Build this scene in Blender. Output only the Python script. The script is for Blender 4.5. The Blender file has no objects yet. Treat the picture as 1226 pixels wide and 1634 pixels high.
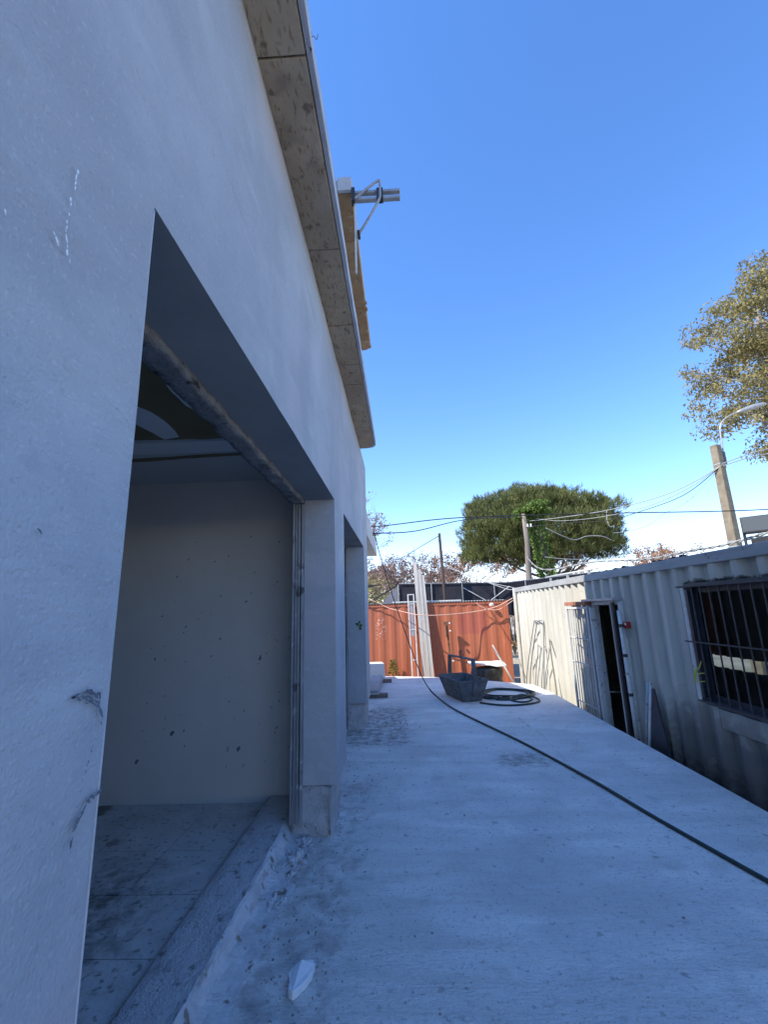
import bpy, bmesh, math, random
from mathutils import Vector, Matrix, noise
import numpy as np
random.seed(7)
PI = math.pi
S = bpy.context.scene
C = S.collection

# ---------------------------------------------------------------- camera, sky, sun, exposure
cam_d = bpy.data.cameras.new('camera'); cam = bpy.data.objects.new('camera', cam_d); C.objects.link(cam)
cam_d.sensor_fit = 'VERTICAL'; cam_d.sensor_height = 36; cam_d.lens = 708.25/1634*36
cam_d.clip_start = .05; cam_d.clip_end = 1500
R3 = Matrix(((0.9987121, 0.03909549, 0.03233711), (0.0399672, -0.21361781, -0.97609941), (-0.0312533, 0.97613471, -0.21490523)))
cam.matrix_world = Matrix.Translation((.5, 0, 1.5)) @ R3.to_4x4()
S.camera = cam
SUN_EL, SUN_AZ = math.radians(47.0), math.radians(25)        # light travels towards +X, turned 25 deg to +Y
w = bpy.data.worlds.new('World'); S.world = w; w.use_nodes = True
nt = w.node_tree; bg = nt.nodes['Background']
sk = nt.nodes.new('ShaderNodeTexSky'); sk.sky_type = 'NISHITA'; sk.sun_disc = False
sk.sun_elevation = SUN_EL
tdir = Vector((math.cos(SUN_AZ)*math.cos(SUN_EL), math.sin(SUN_AZ)*math.cos(SUN_EL), -math.sin(SUN_EL)))
sdir = -tdir
sk.sun_rotation = math.atan2(sdir.x, sdir.y)
sk.air_density = 1.0; sk.dust_density = 0; sk.ozone_density = 3.5; sk.altitude = 600
hs = nt.nodes.new('ShaderNodeHueSaturation'); hs.inputs['Saturation'].default_value = 1.2
tint = nt.nodes.new('ShaderNodeMix'); tint.data_type = 'RGBA'; tint.blend_type = 'MULTIPLY'; tint.inputs[0].default_value = 1; tint.inputs[7].default_value = (1.12, .96, 1.02, 1)
nt.links.new(sk.outputs[0], hs.inputs['Color']); nt.links.new(hs.outputs[0], tint.inputs[6]); nt.links.new(tint.outputs[2], bg.inputs['Color'])
bg.inputs['Strength'].default_value = .13
sl = bpy.data.lights.new('sun', 'SUN'); sl.energy = 2.8; sl.angle = math.radians(.5); sl.color = (1, .95, .86)
so = bpy.data.objects.new('sun', sl); C.objects.link(so)
so.rotation_euler = tdir.to_track_quat('-Z', 'Y').to_euler()
vs = S.view_settings; vs.view_transform = 'Standard'; vs.look = 'None'; vs.gamma = 1; vs.use_curve_mapping = False
vs.exposure = 1.57

# ---------------------------------------------------------------- helpers
def tag(o, label=None, cat=None, group=None, kind=None):
    for k, v in (('label', label), ('category', cat), ('group', group), ('kind', kind)):
        if v: o[k] = v
    return o
def empty(name, loc=(0, 0, 0), rz=0):
    o = bpy.data.objects.new(name, None); C.objects.link(o); o.location = loc; o.rotation_euler = (0, 0, rz); o.empty_display_size = .1
    return o
def link(name, me, m=None, parent=None, smooth=False):
    if m: me.materials.append(m)
    if smooth:
        me.polygons.foreach_set('use_smooth', [True]*len(me.polygons))
    o = bpy.data.objects.new(name, me); C.objects.link(o)
    if parent:
        o.parent = parent
    return o
def nz(x, y, z=0): return noise.noise(Vector((x, y, z)))
class MB:
    def __init__(s): s.v = []; s.f = []
    def add(s, vs, fs):
        n = len(s.v); s.v += [tuple(a) for a in vs]; s.f += [tuple(i+n for i in f) for f in fs]; return s
    def box(s, a, b):
        x0, y0, z0 = a; x1, y1, z1 = b
        return s.add([(x0, y0, z0), (x1, y0, z0), (x1, y1, z0), (x0, y1, z0), (x0, y0, z1), (x1, y0, z1), (x1, y1, z1), (x0, y1, z1)],
                     [(0, 3, 2, 1), (4, 5, 6, 7), (0, 1, 5, 4), (1, 2, 6, 5), (2, 3, 7, 6), (3, 0, 4, 7)])
    def hexa(s, bot, top):
        return s.add(list(bot)+list(top), [(0, 3, 2, 1), (4, 5, 6, 7), (0, 1, 5, 4), (1, 2, 6, 5), (2, 3, 7, 6), (3, 0, 4, 7)])
    def prism(s, pts, z0, z1):
        n = len(pts)
        return s.add([(p[0], p[1], z0) for p in pts]+[(p[0], p[1], z1) for p in pts],
                     [tuple(range(n-1, -1, -1)), tuple(range(n, 2*n))]+[(i, (i+1) % n, n+(i+1) % n, n+i) for i in range(n)])
    def tube(s, pts, r, n=8, cap=True):
        pts = [Vector(p) for p in pts]; rs = r if isinstance(r, (list, tuple)) else [r]*len(pts)
        vs = []; up = None
        for i, p in enumerate(pts):
            d = (pts[min(i+1, len(pts)-1)]-pts[max(i-1, 0)]).normalized()
            if up is None: up = d.orthogonal().normalized()
            up = (up-d*up.dot(d))
            up = up.normalized() if up.length > 1e-6 else d.orthogonal().normalized()
            sd = d.cross(up)
            for k in range(n):
                a = 2*PI*k/n; vs.append(p+(up*math.cos(a)+sd*math.sin(a))*rs[i])
        fs = []
        for i in range(len(pts)-1):
            for k in range(n):
                fs.append((i*n+k, i*n+(k+1) % n, (i+1)*n+(k+1) % n, (i+1)*n+k))
        if cap: fs += [tuple(range(n-1, -1, -1)), tuple((len(pts)-1)*n+k for k in range(n))]
        return s.add(vs, fs)
    def bar(s, a, b, w, t, up=(0, 0, 1)):        # rectangular bar from a to b: w across, t along up
        a, b = Vector(a), Vector(b); d = (b-a).normalized(); u = Vector(up); u = (u-d*u.dot(d)).normalized(); sd = d.cross(u)
        q = [(-1, -1), (1, -1), (1, 1), (-1, 1)]
        return s.hexa([a+sd*w/2*i+u*t/2*j for i, j in q], [b+sd*w/2*i+u*t/2*j for i, j in q])
    def build(s, name, m, parent=None, smooth=False, bevel=0, seg=2, ang=40):
        me = bpy.data.meshes.new(name); me.from_pydata(s.v, [], s.f); me.update()
        bm = bmesh.new(); bm.from_mesh(me); bmesh.ops.recalc_face_normals(bm, faces=bm.faces); bm.to_mesh(me); bm.free()
        o = link(name, me, m, parent, smooth)
        if bevel:
            b = o.modifiers.new('b', 'BEVEL'); b.width = bevel; b.segments = seg; b.limit_method = 'ANGLE'; b.angle_limit = math.radians(ang)
        return o
def spline(pts, n=8):
    P = [Vector(p) for p in pts]; out = []
    for i in range(len(P)-1):
        p0 = P[max(i-1, 0)]; p1 = P[i]; p2 = P[i+1]; p3 = P[min(i+2, len(P)-1)]
        for k in range(n):
            t = k/n
            out.append(.5*((2*p1)+(p2-p0)*t+(2*p0-5*p1+4*p2-p3)*t*t+(3*p1-p0-3*p2+p3)*t**3))
    out.append(P[-1]); return out

# ---------------------------------------------------------------- materials
def mat(name, c1, c2=None, scale=3, detail=6, stretch=(1, 1, 1), rot=(0, 0, 0), rough=.8, metal=0, bump=None, spots=(), big=None, dist=0, spec=.35, masks=(), bigbump=None):
    m = bpy.data.materials.new(name); m.use_nodes = True; N = m.node_tree.nodes; L = m.node_tree.links
    b = N['Principled BSDF']; b.inputs['Roughness'].default_value = rough; b.inputs['Metallic'].default_value = metal
    b.inputs['Specular IOR Level'].default_value = spec
    geo = N.new('ShaderNodeNewGeometry'); P = geo.outputs['Position']
    def mp(st, ro=(0, 0, 0)):
        q = N.new('ShaderNodeMapping'); q.inputs['Scale'].default_value = st; q.inputs['Rotation'].default_value = ro; L.new(P, q.inputs[0]); return q.outputs[0]
    def ns(vec, sc, de=6, di=0, ro=.6):
        q = N.new('ShaderNodeTexNoise'); q.inputs['Scale'].default_value = sc; q.inputs['Detail'].default_value = de; q.inputs['Distortion'].default_value = di
        q.inputs['Roughness'].default_value = ro; L.new(vec, q.inputs['Vector']); return q.outputs['Fac']
    def ramp(f, a, bb, ca, cb):
        if a > bb: a, bb, ca, cb = bb, a, cb, ca
        q = N.new('ShaderNodeValToRGB'); q.color_ramp.elements[0].position = a; q.color_ramp.elements[1].position = bb
        q.color_ramp.elements[0].color = (*ca, 1); q.color_ramp.elements[1].color = (*cb, 1); L.new(f, q.inputs[0]); return q.outputs[0]
    def mix(f, a, bb, mode='MIX'):
        q = N.new('ShaderNodeMix'); q.data_type = 'RGBA'; q.blend_type = mode
        for k, v in ((0, f), (6, a), (7, bb)):
            if isinstance(v, (int, float)): q.inputs[k].default_value = v
            elif isinstance(v, tuple): q.inputs[k].default_value = (*v, 1)
            else: L.new(v, q.inputs[k])
        return q.outputs[2]
    def mth(op, a, bb):
        q = N.new('ShaderNodeMath'); q.operation = op; q.use_clamp = False
        for k, v in ((0, a), (1, bb)):
            if isinstance(v, (int, float)): q.inputs[k].default_value = v
            else: L.new(v, q.inputs[k])
        return q.outputs[0]
    c2 = c2 or c1
    col = ramp(ns(mp(stretch, rot), scale, detail, dist), .3, .7, c1, c2)
    if big: # (scale, colour, strength)
        f = ramp(ns(mp((1, 1, 1)), big[0], 3, .6), .42, .66, (0, 0, 0), (big[2],)*3); col = mix(f, col, big[1])
    for sp in spots: # (scale, low, high, colour, stretch, amount)
        st = sp[4] if len(sp) > 4 else (1, 1, 1); am = sp[5] if len(sp) > 5 else 1
        f = ramp(ns(mp(st), sp[0], 3, 0, .5), sp[1], sp[2], (0, 0, 0), (am,)*3); col = mix(f, col, sp[3])
    if masks:
        sx = N.new('ShaderNodeSeparateXYZ'); L.new(P, sx.inputs[0])
    for mk in masks: # (x0,x1,y0,y1,z0,z1, soft, colour, noise scale, threshold, amount)
        x0, x1, y0, y1, z0, z1, sf, cc, nsc, th, am = mk
        f = None
        for o_, lo, hi in ((sx.outputs[0], x0, x1), (sx.outputs[1], y0, y1), (sx.outputs[2], z0, z1)):
            for sgn, e in ((1, lo), (-1, hi)):
                if e is None: continue
                q = N.new('ShaderNodeMapRange'); L.new(o_, q.inputs[0])
                q.inputs[1].default_value = e-sf/2; q.inputs[2].default_value = e+sf/2
                q.inputs[3].default_value = 0 if sgn > 0 else 1; q.inputs[4].default_value = 1 if sgn > 0 else 0
                f = q.outputs[0] if f is None else mth('MULTIPLY', f, q.outputs[0])
        nn = ns(mp((1, 1, 1)), nsc, 5, .3)
        q = N.new('ShaderNodeMapRange'); L.new(mth('ADD', mth('MULTIPLY', f, .5), nn), q.inputs[0])
        q.inputs[1].default_value = th; q.inputs[2].default_value = th+(.12 if am >= .95 else .3); q.inputs[3].default_value = 0; q.inputs[4].default_value = am
        col = mix(mth('MULTIPLY', q.outputs[0], f), col, cc)
    L.new(col, b.inputs['Base Color'])
    prev = None
    for bb in ((bump,) if bump else ())+((bigbump,) if bigbump else ()): # (scale, strength, distance, stretch)
        st = bb[3] if len(bb) > 3 else (1, 1, 1)
        q = N.new('ShaderNodeBump'); q.inputs['Strength'].default_value = bb[1]; q.inputs['Distance'].default_value = bb[2]
        L.new(ns(mp(st), bb[0], 5, .2), q.inputs['Height'])
        if prev: L.new(prev, q.inputs['Normal'])
        prev = q.outputs[0]
    if prev: L.new(prev, b.inputs['Normal'])
    return m
M = {}
M['plaster'] = mat('plaster', (.38, .385, .395), (.52, .53, .545), 1.1, 8, (1, 1, .55), (.5, 0, 0), .85, bump=(150, .6, .006), bigbump=(3.0, .7, .03, (1, .5, 1.6)),
    big=(1.3, (.36, .36, .385), .55), dist=.7, spots=((70, .36, .29, (.26, .26, .28), (1, 1, 1), .35), (6, .58, .75, (.55, .57, .59), (1, .45, 2.2), .35), (2.0, .56, .66, (.36, .36, .38), (1, 1, .8), .5), (26, .60, .70, (.32, .32, .34), (1, 1, 1), .25), (1.1, .53, .62, (.48, .45, .46), (1, 1, .7), .7), (2.6, .54, .62, (.36, .37, .39), (1, .6, 1.5), .45), (90, .60, .68, (.56, .57, .58), (1, 1, 1), .4)))
M['jamb'] = mat('jamb_plaster', (.36, .365, .38), (.44, .45, .47), 1.6, 6, (1, 1, .4), rough=.85, bump=(60, .3, .004), spots=((5, .62, .72, (.25, .25, .26), (1, 1, .5), .35),))
M['deck'] = mat('deck_concrete', (.66, .635, .60), (.90, .875, .835), 2.2, 8, (.5, 2.4, 1), (0, 0, .12), .82, bump=(55, 1.0, .011, (.7, 1.3, 1)), bigbump=(7, .9, .03, (.35, 1.6, 1)),
    big=(1.1, (.60, .58, .56), .75), dist=.6, spots=((45, .36, .30, (.2, .19, .19), (1, 1, 1), .6), (16, .36, .29, (.27, .26, .26), (1, 1, 1), .6), (3.2, .60, .78, (.44, .43, .42), (1, 1, 1), .6), (90, .58, .68, (.38, .38, .38), (1, 1, 1), .5), (22, .58, .72, (.42, .42, .42), (1, 1.8, 1), .5), (7, .60, .80, (.80, .80, .80), (.3, 1.6, 1), .4)),
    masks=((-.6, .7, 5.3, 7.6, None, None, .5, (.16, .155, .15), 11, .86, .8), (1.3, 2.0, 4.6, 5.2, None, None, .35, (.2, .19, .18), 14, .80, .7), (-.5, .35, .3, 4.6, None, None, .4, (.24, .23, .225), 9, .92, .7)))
M['ledge'] = mat('ledge_concrete', (.14, .14, .14), (.30, .30, .30), 9, 8, rough=.95, bump=(50, .9, .015), bigbump=(14, .7, .03), spots=((16, .38, .28, (.05, .05, .05)),))
M['flank'] = mat('broken_render', (.50, .49, .49), (.74, .72, .73), 6, 8, rough=.9, bump=(60, .8, .01), bigbump=(14, .7, .02), spots=((16, .40, .32, (.26, .22, .19)), (9, .58, .66, (.40, .34, .30), (1, .5, 1), .7)))
M['underside'] = mat('wall_underside', (.22, .23, .235), (.29, .30, .30), 2.5, 6, rough=.9, bump=(60, .3, .004), spots=((4, .64, .72, (.17, .17, .17), (1, .4, 1), .6),))  # darker tone used on the wall's downward faces
M['mortar'] = mat('rough_mortar', (.38, .37, .37), (.56, .55, .55), 9, 8, rough=.95, bump=(50, .9, .015), bigbump=(12, .6, .03), spots=((25, .34, .27, (.14, .13, .12)),))
M['sill'] = mat('sill_screed', (.56, .54, .55), (.72, .70, .71), 5, 8, rough=.75, bump=(70, 1.0, .014, (1, 1, 1)), bigbump=(18, .8, .025, (1, .7, 1)), spots=((20, .38, .30, (.3, .28, .28)), (6, .60, .70, (.46, .44, .46))))
M['soffit'] = mat('soffit_concrete', (.36, .27, .17), (.52, .42, .30), 3.5, 8, (1, .6, 1), rough=.9, bump=(60, .6, .008), big=(1.6, (.29, .23, .17), .6),
    spots=((16, .38, .29, (.10, .08, .06), (1, 1, 1), .7), (5, .40, .28, (.20, .16, .12), (1, 1, 1), .6), (40, .56, .66, (.16, .09, .05), (2, .5, 1), .6), (7, .6, .7, (.42, .36, .29), (1, .4, 1), .5)))
M['coping'] = mat('coping_concrete', (.26, .15, .07), (.42, .28, .15), 5, 8, rough=.9, bump=(60, .6, .01), spots=((14, .36, .27, (.10, .06, .035)), (9, .62, .74, (.5, .43, .33))))
M['fascia'] = mat('fascia_concrete', (.42, .42, .44), (.56, .57, .59), 4, 8, rough=.9, bump=(50, .6, .008), spots=((22, .33, .26, (.12, .11, .11)),))
M['groove'] = mat('drip_groove', (.07, .06, .055), (.12, .10, .09), 12, rough=1)
M['ceil'] = mat('ceiling_plaster', (.44, .44, .44), (.50, .50, .49), 2, 5, rough=.85, bump=(30, .2, .004))
M['ceilboard'] = mat('brown_board', (.17, .125, .06), (.21, .155, .08), 3, 6, rough=.8)
M['compound'] = mat('joint_compound', (.60, .60, .60), (.66, .66, .66), 3, 6, rough=.8)
M['room'] = mat('room_plaster', (.55, .54, .52), (.62, .61, .59), 1.3, 5, rough=.8, bump=(50, .12, .003), spots=((10, .27, .22, (.13, .125, .12), (1, 1, .6), .8),))
M['rfloor'] = mat('dirty_floor', (.50, .48, .46), (.70, .69, .68), 3.0, 9, (1, 1, 1), rough=.6, bump=(40, .6, .01), dist=.8,
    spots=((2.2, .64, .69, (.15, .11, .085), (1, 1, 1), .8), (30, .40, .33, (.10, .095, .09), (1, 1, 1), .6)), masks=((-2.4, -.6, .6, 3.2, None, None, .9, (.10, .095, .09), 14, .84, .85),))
M['channel'] = mat('metal_channel', (.25, .25, .26), (.42, .42, .43), 6, 8, (1, 1, .3), rough=.6, metal=.25, bump=(30, .4, .005), spots=((12, .62, .7, (.5, .5, .5)), (9, .36, .28, (.12, .11, .11))))
M['white_wall'] = mat('annex_white', (.55, .52, .46), (.66, .63, .57), 4, 6, rough=.85, bump=(50, .3, .005))
M['smear'] = mat('white_smear', (.72, .74, .76), (.8, .82, .84), 20, rough=.8)
M['scuff'] = mat('dark_scuff', (.10, .11, .13), (.17, .18, .20), 30, rough=.9)
M['wpaint'] = mat('container_white', (.37, .35, .29), (.56, .54, .46), 2.5, 8, (1, 1, .18), rough=.5, bump=(25, .12, .004),
    spots=((9, .66, .74, (.30, .28, .24), (1, 1, .25), .5), (30, .30, .24, (.10, .09, .08), (1, 1, .6), .9), (4, .33, .25, (.35, .35, .34), (1, 1, .4), .5)),
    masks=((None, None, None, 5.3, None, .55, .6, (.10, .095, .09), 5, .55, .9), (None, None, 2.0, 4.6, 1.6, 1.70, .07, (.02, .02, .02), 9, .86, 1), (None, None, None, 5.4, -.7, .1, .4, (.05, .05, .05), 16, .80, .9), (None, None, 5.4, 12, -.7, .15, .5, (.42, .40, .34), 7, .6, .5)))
M['wrail'] = mat('container_rail', (.27, .27, .26), (.42, .42, .39), 6, 8, (1, .3, 1), rough=.6, spots=((18, .34, .27, (.16, .12, .09)),))
M['red'] = mat('container_red', (.40, .115, .055), (.47, .155, .08), 3, 8, (1, 1, .2), rough=.6, bump=(25, .12, .004),
    spots=((8, .66, .76, (.55, .22, .13), (1, 1, .25), .6), (30, .29, .24, (.12, .04, .02)), (5, .34, .25, (.30, .07, .035), (1, 1, .3), .5)),
    masks=((1.85, 2.6, None, None, .85, 1.35, .03, (.36, .08, .07), 2, .3, .45), (-.2, .1, None, None, .75, 1.35, .06, (.75, .66, .6), 22, 1.06, 1)))
M['dark'] = mat('dark_interior', (.02, .02, .02), rough=.9)
M['black_metal'] = mat('black_metal', (.03, .03, .032), (.05, .05, .05), 20, rough=.5)
M['grey_metal'] = mat('grey_metal', (.30, .30, .30), (.42, .42, .41), 12, rough=.45, metal=.4, spots=((15, .36, .28, (.16, .11, .07)),))
M['barmetal'] = mat('dark_bar_metal', (.05, .045, .042), (.09, .08, .075), 20, rough=.6)
M['white_metal'] = mat('white_metal', (.50, .50, .47), (.66, .66, .62), 10, rough=.5, spots=((20, .35, .28, (.2, .15, .1)),))
M['rust'] = mat('rusty_metal', (.13, .06, .035), (.24, .12, .07), 14, rough=.85, bump=(60, .4, .003))
M['brickred'] = mat('red_brown_timber', (.32, .12, .07), (.42, .19, .12), 12, rough=.9)
M['darkframe'] = mat('dark_window_frame', (.025, .03, .04), (.04, .045, .055), 8, rough=.4)
g = bpy.data.materials.new('window_glass'); g.use_nodes = True; b = g.node_tree.nodes['Principled BSDF']
b.inputs['Base Color'].default_value = (.35, .4, .42, 1); b.inputs['Roughness'].default_value = .03; b.inputs['Transmission Weight'].default_value = 1; b.inputs['IOR'].default_value = 1.075
M['glass'] = g
M['wood'] = mat('weathered_board', (.42, .38, .32), (.60, .56, .50), 8, 8, (1, 1, .12), rough=.85, bump=(60, .3, .003, (3, 3, .2)), spots=((40, .33, .27, (.2, .17, .14), (2, 2, .2)),))
M['wood_dark'] = mat('dark_timber', (.13, .10, .08), (.22, .18, .15), 12, 8, (1, 1, 1), rough=.9, bump=(40, .5, .004))
M['sheet'] = mat('pale_sheet', (.36, .36, .36), (.46, .46, .45), 6, 8, rough=.8)
M['polewood'] = mat('pole_wood', (.13, .10, .08), (.25, .21, .17), 9, 8, (1, 1, .1), rough=.9, bump=(30, .5, .01, (2, 2, .2)))
M['brownpole'] = mat('brown_pole', (.035, .022, .02), (.07, .045, .038), 9, 6, (1, 1, .1), rough=.8)
M['conc_pole'] = mat('pole_concrete', (.14, .112, .075), (.26, .21, .145), 5, 8, rough=.9, bump=(40, .5, .01), spots=((12, .34, .27, (.2, .16, .12)),))
M['tub'] = mat('tub_steel', (.075, .08, .085), (.17, .175, .18), 7, 9, rough=.75, bump=(50, .5, .004), spots=((18, .60, .7, (.28, .28, .28), (1, 1, .6), .7), (9, .36, .28, (.12, .08, .06))))
M['hose'] = mat('hose_rubber', (.015, .035, .035), (.03, .055, .05), 20, rough=.45)
M['cable'] = mat('black_cable', (.02, .02, .022), rough=.6)
M['gcable'] = mat('grey_cable', (.25, .25, .24), (.35, .35, .33), 20, rough=.7)
M['rope'] = mat('peach_rope', (.62, .36, .26), (.72, .46, .35), 30, rough=.7)
M['foam'] = mat('white_foam', (.75, .76, .78), (.85, .86, .88), 40, rough=.9, bump=(150, .5, .004))
M['plastic_white'] = mat('white_plastic', (.70, .69, .64), (.8, .79, .75), 6, rough=.6)
M['black_plastic'] = mat('black_plastic', (.018, .018, .018), (.05, .048, .042), 8, rough=.35, spec=.6)
M['net'] = mat('black_shade_net', (.018, .018, .024), (.035, .033, .042), 5, rough=.95)
M['netlight'] = mat('grey_shade_net', (.16, .16, .18), (.2, .2, .22), 5, rough=.95)
M['felt'] = mat('roof_felt', (.03, .028, .026), (.07, .06, .055), 15, rough=.95)
M['ground'] = mat('ground_soil', (.30, .27, .22), (.42, .38, .32), 1.2, 8, rough=.95, bump=(10, .5, .03), big=(.3, (.13, .14, .07), .6))
M['bark'] = mat('bark', (.09, .07, .055), (.18, .15, .12), 8, 8, (1, 1, .3), rough=.95, bump=(20, .6, .02))
M['greybark'] = mat('grey_bark', (.17, .15, .14), (.30, .27, .25), 8, 8, (1, 1, .3), rough=.95)
M['debris'] = mat('debris', (.12, .11, .10), (.55, .54, .53), 25, rough=.95)
M['yellow'] = mat('yellow_tape', (.45, .45, .04), (.6, .58, .08), 30, rough=.5)
M['alarm'] = mat('red_box', (.32, .02, .015), rough=.4)
def leafmat(name, a, bb, sc=1.2, tr=.35):
    m = mat(name, a, bb, sc, 4, rough=.6, spec=.3); N = m.node_tree.nodes; L = m.node_tree.links
    p = N['Principled BSDF']; out = N['Material Output']; t = N.new('ShaderNodeBsdfTranslucent'); mx = N.new('ShaderNodeMixShader'); mx.inputs[0].default_value = tr
    src = p.inputs['Base Color'].links[0].from_socket; L.new(src, t.inputs[0])
    L.new(p.outputs[0], mx.inputs[1]); L.new(t.outputs[0], mx.inputs[2]); L.new(mx.outputs[0], out.inputs[0]); return m
M['pine'] = leafmat('pine_needles', (.055, .075, .022), (.20, .205, .065), 1.6, .25)
M['ivy'] = leafmat('ivy_leaf', (.07, .12, .02), (.17, .24, .05), 3, .3)
M['euc'] = leafmat('olive_leaf', (.12, .105, .035), (.36, .30, .12), .8, .3)
M['bud'] = leafmat('bud_pink', (.26, .17, .14), (.38, .24, .18), 1, .3)
M['bud2'] = leafmat('bud_orange', (.30, .16, .09), (.42, .24, .14), 1, .3)
M['shrub'] = leafmat('shrub_leaf', (.20, .20, .07), (.34, .32, .12), 1.5, .35)
M['drygrass'] = leafmat('dry_foliage', (.34, .20, .10), (.48, .33, .20), 2, .3)
M['weed'] = leafmat('weed_leaf', (.05, .10, .015), (.10, .19, .03), 8, .3)

# ---------------------------------------------------------------- ground and deck
def sheet(name, pts_fn, nu, nv, m, **k):
    v = [pts_fn(i/nu, j/nv) for i in range(nu+1) for j in range(nv+1)]
    f = [(i*(nv+1)+j, (i+1)*(nv+1)+j, (i+1)*(nv+1)+j+1, i*(nv+1)+j+1) for i in range(nu) for j in range(nv)]
    return MB().add(v, f).build(name, m, **k)
tag(sheet('ground', lambda u, v: (-400+800*u, -400+800*v, -.70), 4, 4, M['ground']), kind='structure')
def right_edge(y): return 3.06+.006*math.sin(y*2.3)+(.04 if y < 5 else 0)*0
farline = [(-.9, 10.95), (.12, 10.8), (1.11, 10.5), (2.1, 9.9), (2.97, 9.2)]
def far_y(x):
    for a, b_ in zip(farline, farline[1:]):
        if x <= b_[0]: return a[1]+(b_[1]-a[1])*(x-a[0])/(b_[0]-a[0])
    return farline[-1][1]+(8.3-9.2)*(x-2.97)/.09
def deck_pt(u, v):
    x = -.27+u*(3.06+.27)
    x = min(x, 3.06+.012*nz(0, v*30))
    y = -2.5+v*(far_y(x)+2.5)
    z = .004*nz(x*1.3, y*1.1)+.002*nz(x*6, y*3, 4)
    return (x, y, z)
NU, NV = 120, 420
dv = [deck_pt(i/NU, j/NV) for i in range(NU+1) for j in range(NV+1)]
df = [(i*(NV+1)+j, (i+1)*(NV+1)+j, (i+1)*(NV+1)+j+1, i*(NV+1)+j+1) for i in range(NU) for j in range(NV)]
dk = MB().add(dv, df)
bnd = [i*(NV+1) for i in range(NU+1)]+[NU*(NV+1)+j for j in range(1, NV+1)]+[i*(NV+1)+NV for i in range(NU-1, -1, -1)]+[j for j in range(NV-1, 0, -1)]
n0 = len(dk.v)
for i in bnd: dk.v.append((dk.v[i][0], dk.v[i][1], -.72))
for k in range(len(bnd)):
    k2 = (k+1) % len(bnd); dk.f.append((bnd[k], bnd[k2], n0+k2, n0+k))
deck = tag(dk.build('concrete_deck', M['deck'], smooth=True), kind='structure')
m_ = deck.modifiers.new('e', 'EDGE_SPLIT'); m_.split_angle = math.radians(50)
# thin scored line and hairline crack: shallow raised/settled ridges of screed
rd = MB()
for path, wdt in ((spline([(.43, 2.0, 0), (.425, 3.3, 0), (.42, 5, 0), (.425, 6.5, 0)], 12), .004), (spline([(2.03, 6.6, 0), (2.05, 6.2, 0), (2.09, 5.6, 0), (2.04, 4.8, 0), (2.08, 4.3, 0)], 10), .008)):
    for a, c in zip(path, path[1:]):
        if random.random() < (.75 if wdt < .005 else .25): continue
        j = .006*random.uniform(-1, 1)
        rd.bar((a.x+j, a.y, .0035), (c.x+j, c.y, .0035), wdt*random.uniform(.5, 1.4), .006)
tag(rd.build('screed_ridge', M['deck'], deck), kind='stuff')

# ---------------------------------------------------------------- house
house = empty('house', (0, 0, 0))
tag(house, 'grey plastered unfinished building with two big door openings and a concrete canopy', 'building')
def frange(a, b_, st):
    n = max(1, round((b_-a)/st)); return [a+(b_-a)*i/n for i in range(n)]
def cell_wall(ys, zs, solid, x0, x1, st, amp):
    Y = []; Z = []; yi = []; zi = []
    for k in range(len(ys)-1): q = frange(ys[k], ys[k+1], st); Y += q; yi += [k]*len(q)
    Y.append(ys[-1])
    for k in range(len(zs)-1): q = frange(zs[k], zs[k+1], st); Z += q; zi += [k]*len(q)
    Z.append(zs[-1])
    vid = {}; mb = MB()
    def V(i, j, s):
        if (i, j, s) not in vid:
            y, z = Y[i], Z[j]; x = x1 if s else x0
            dy = .0045*nz(z*1.3, y*.4, 7); dz = .006*nz(y*1.1, z*.3, 3)
            x += amp*nz(y*.9, z*.9, 1)+amp*.3*nz(y*4, z*4, 2) if s else 0
            vid[(i, j, s)] = len(mb.v); mb.v.append((x, y+dy, z+dz))
        return vid[(i, j, s)]
    def sol(i, j): return 0 <= i < len(yi) and 0 <= j < len(zi) and (yi[i], zi[j]) in solid
    for i in range(len(yi)):
        for j in range(len(zi)):
            if not sol(i, j): continue
            mb.f.append((V(i, j, 1), V(i+1, j, 1), V(i+1, j+1, 1), V(i, j+1, 1)))
            mb.f.append((V(i, j, 0), V(i, j+1, 0), V(i+1, j+1, 0), V(i+1, j, 0)))
            if not sol(i-1, j): mb.f.append((V(i, j, 0), V(i, j, 1), V(i, j+1, 1), V(i, j+1, 0)))
            if not sol(i+1, j): mb.f.append((V(i+1, j, 0), V(i+1, j+1, 0), V(i+1, j+1, 1), V(i+1, j, 1)))
            if not sol(i, j-1): mb.f.append((V(i, j, 0), V(i+1, j, 0), V(i+1, j, 1), V(i, j, 1)))
            if not sol(i, j+1): mb.f.append((V(i, j+1, 0), V(i, j+1, 1), V(i+1, j+1, 1), V(i+1, j+1, 0)))
    return mb
O1, O2 = (.776, 3.38), (3.93, 6.1); END = 6.72; LZ = 2.365; TOP = 3.70
ys = [-3, O1[0], O1[1], O2[0], O2[1], END]; zs = [0.006, .33, LZ, TOP]
solid = {(0, 0), (0, 1), (2, 1), (4, 1)} | {(k, 2) for k in range(5)}
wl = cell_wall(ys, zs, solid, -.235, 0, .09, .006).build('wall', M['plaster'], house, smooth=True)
wl.data.materials.append(M['underside'])
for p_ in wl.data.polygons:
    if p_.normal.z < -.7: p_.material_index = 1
e_ = wl.modifiers.new('e', 'EDGE_SPLIT'); e_.split_angle = math.radians(50)
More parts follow.
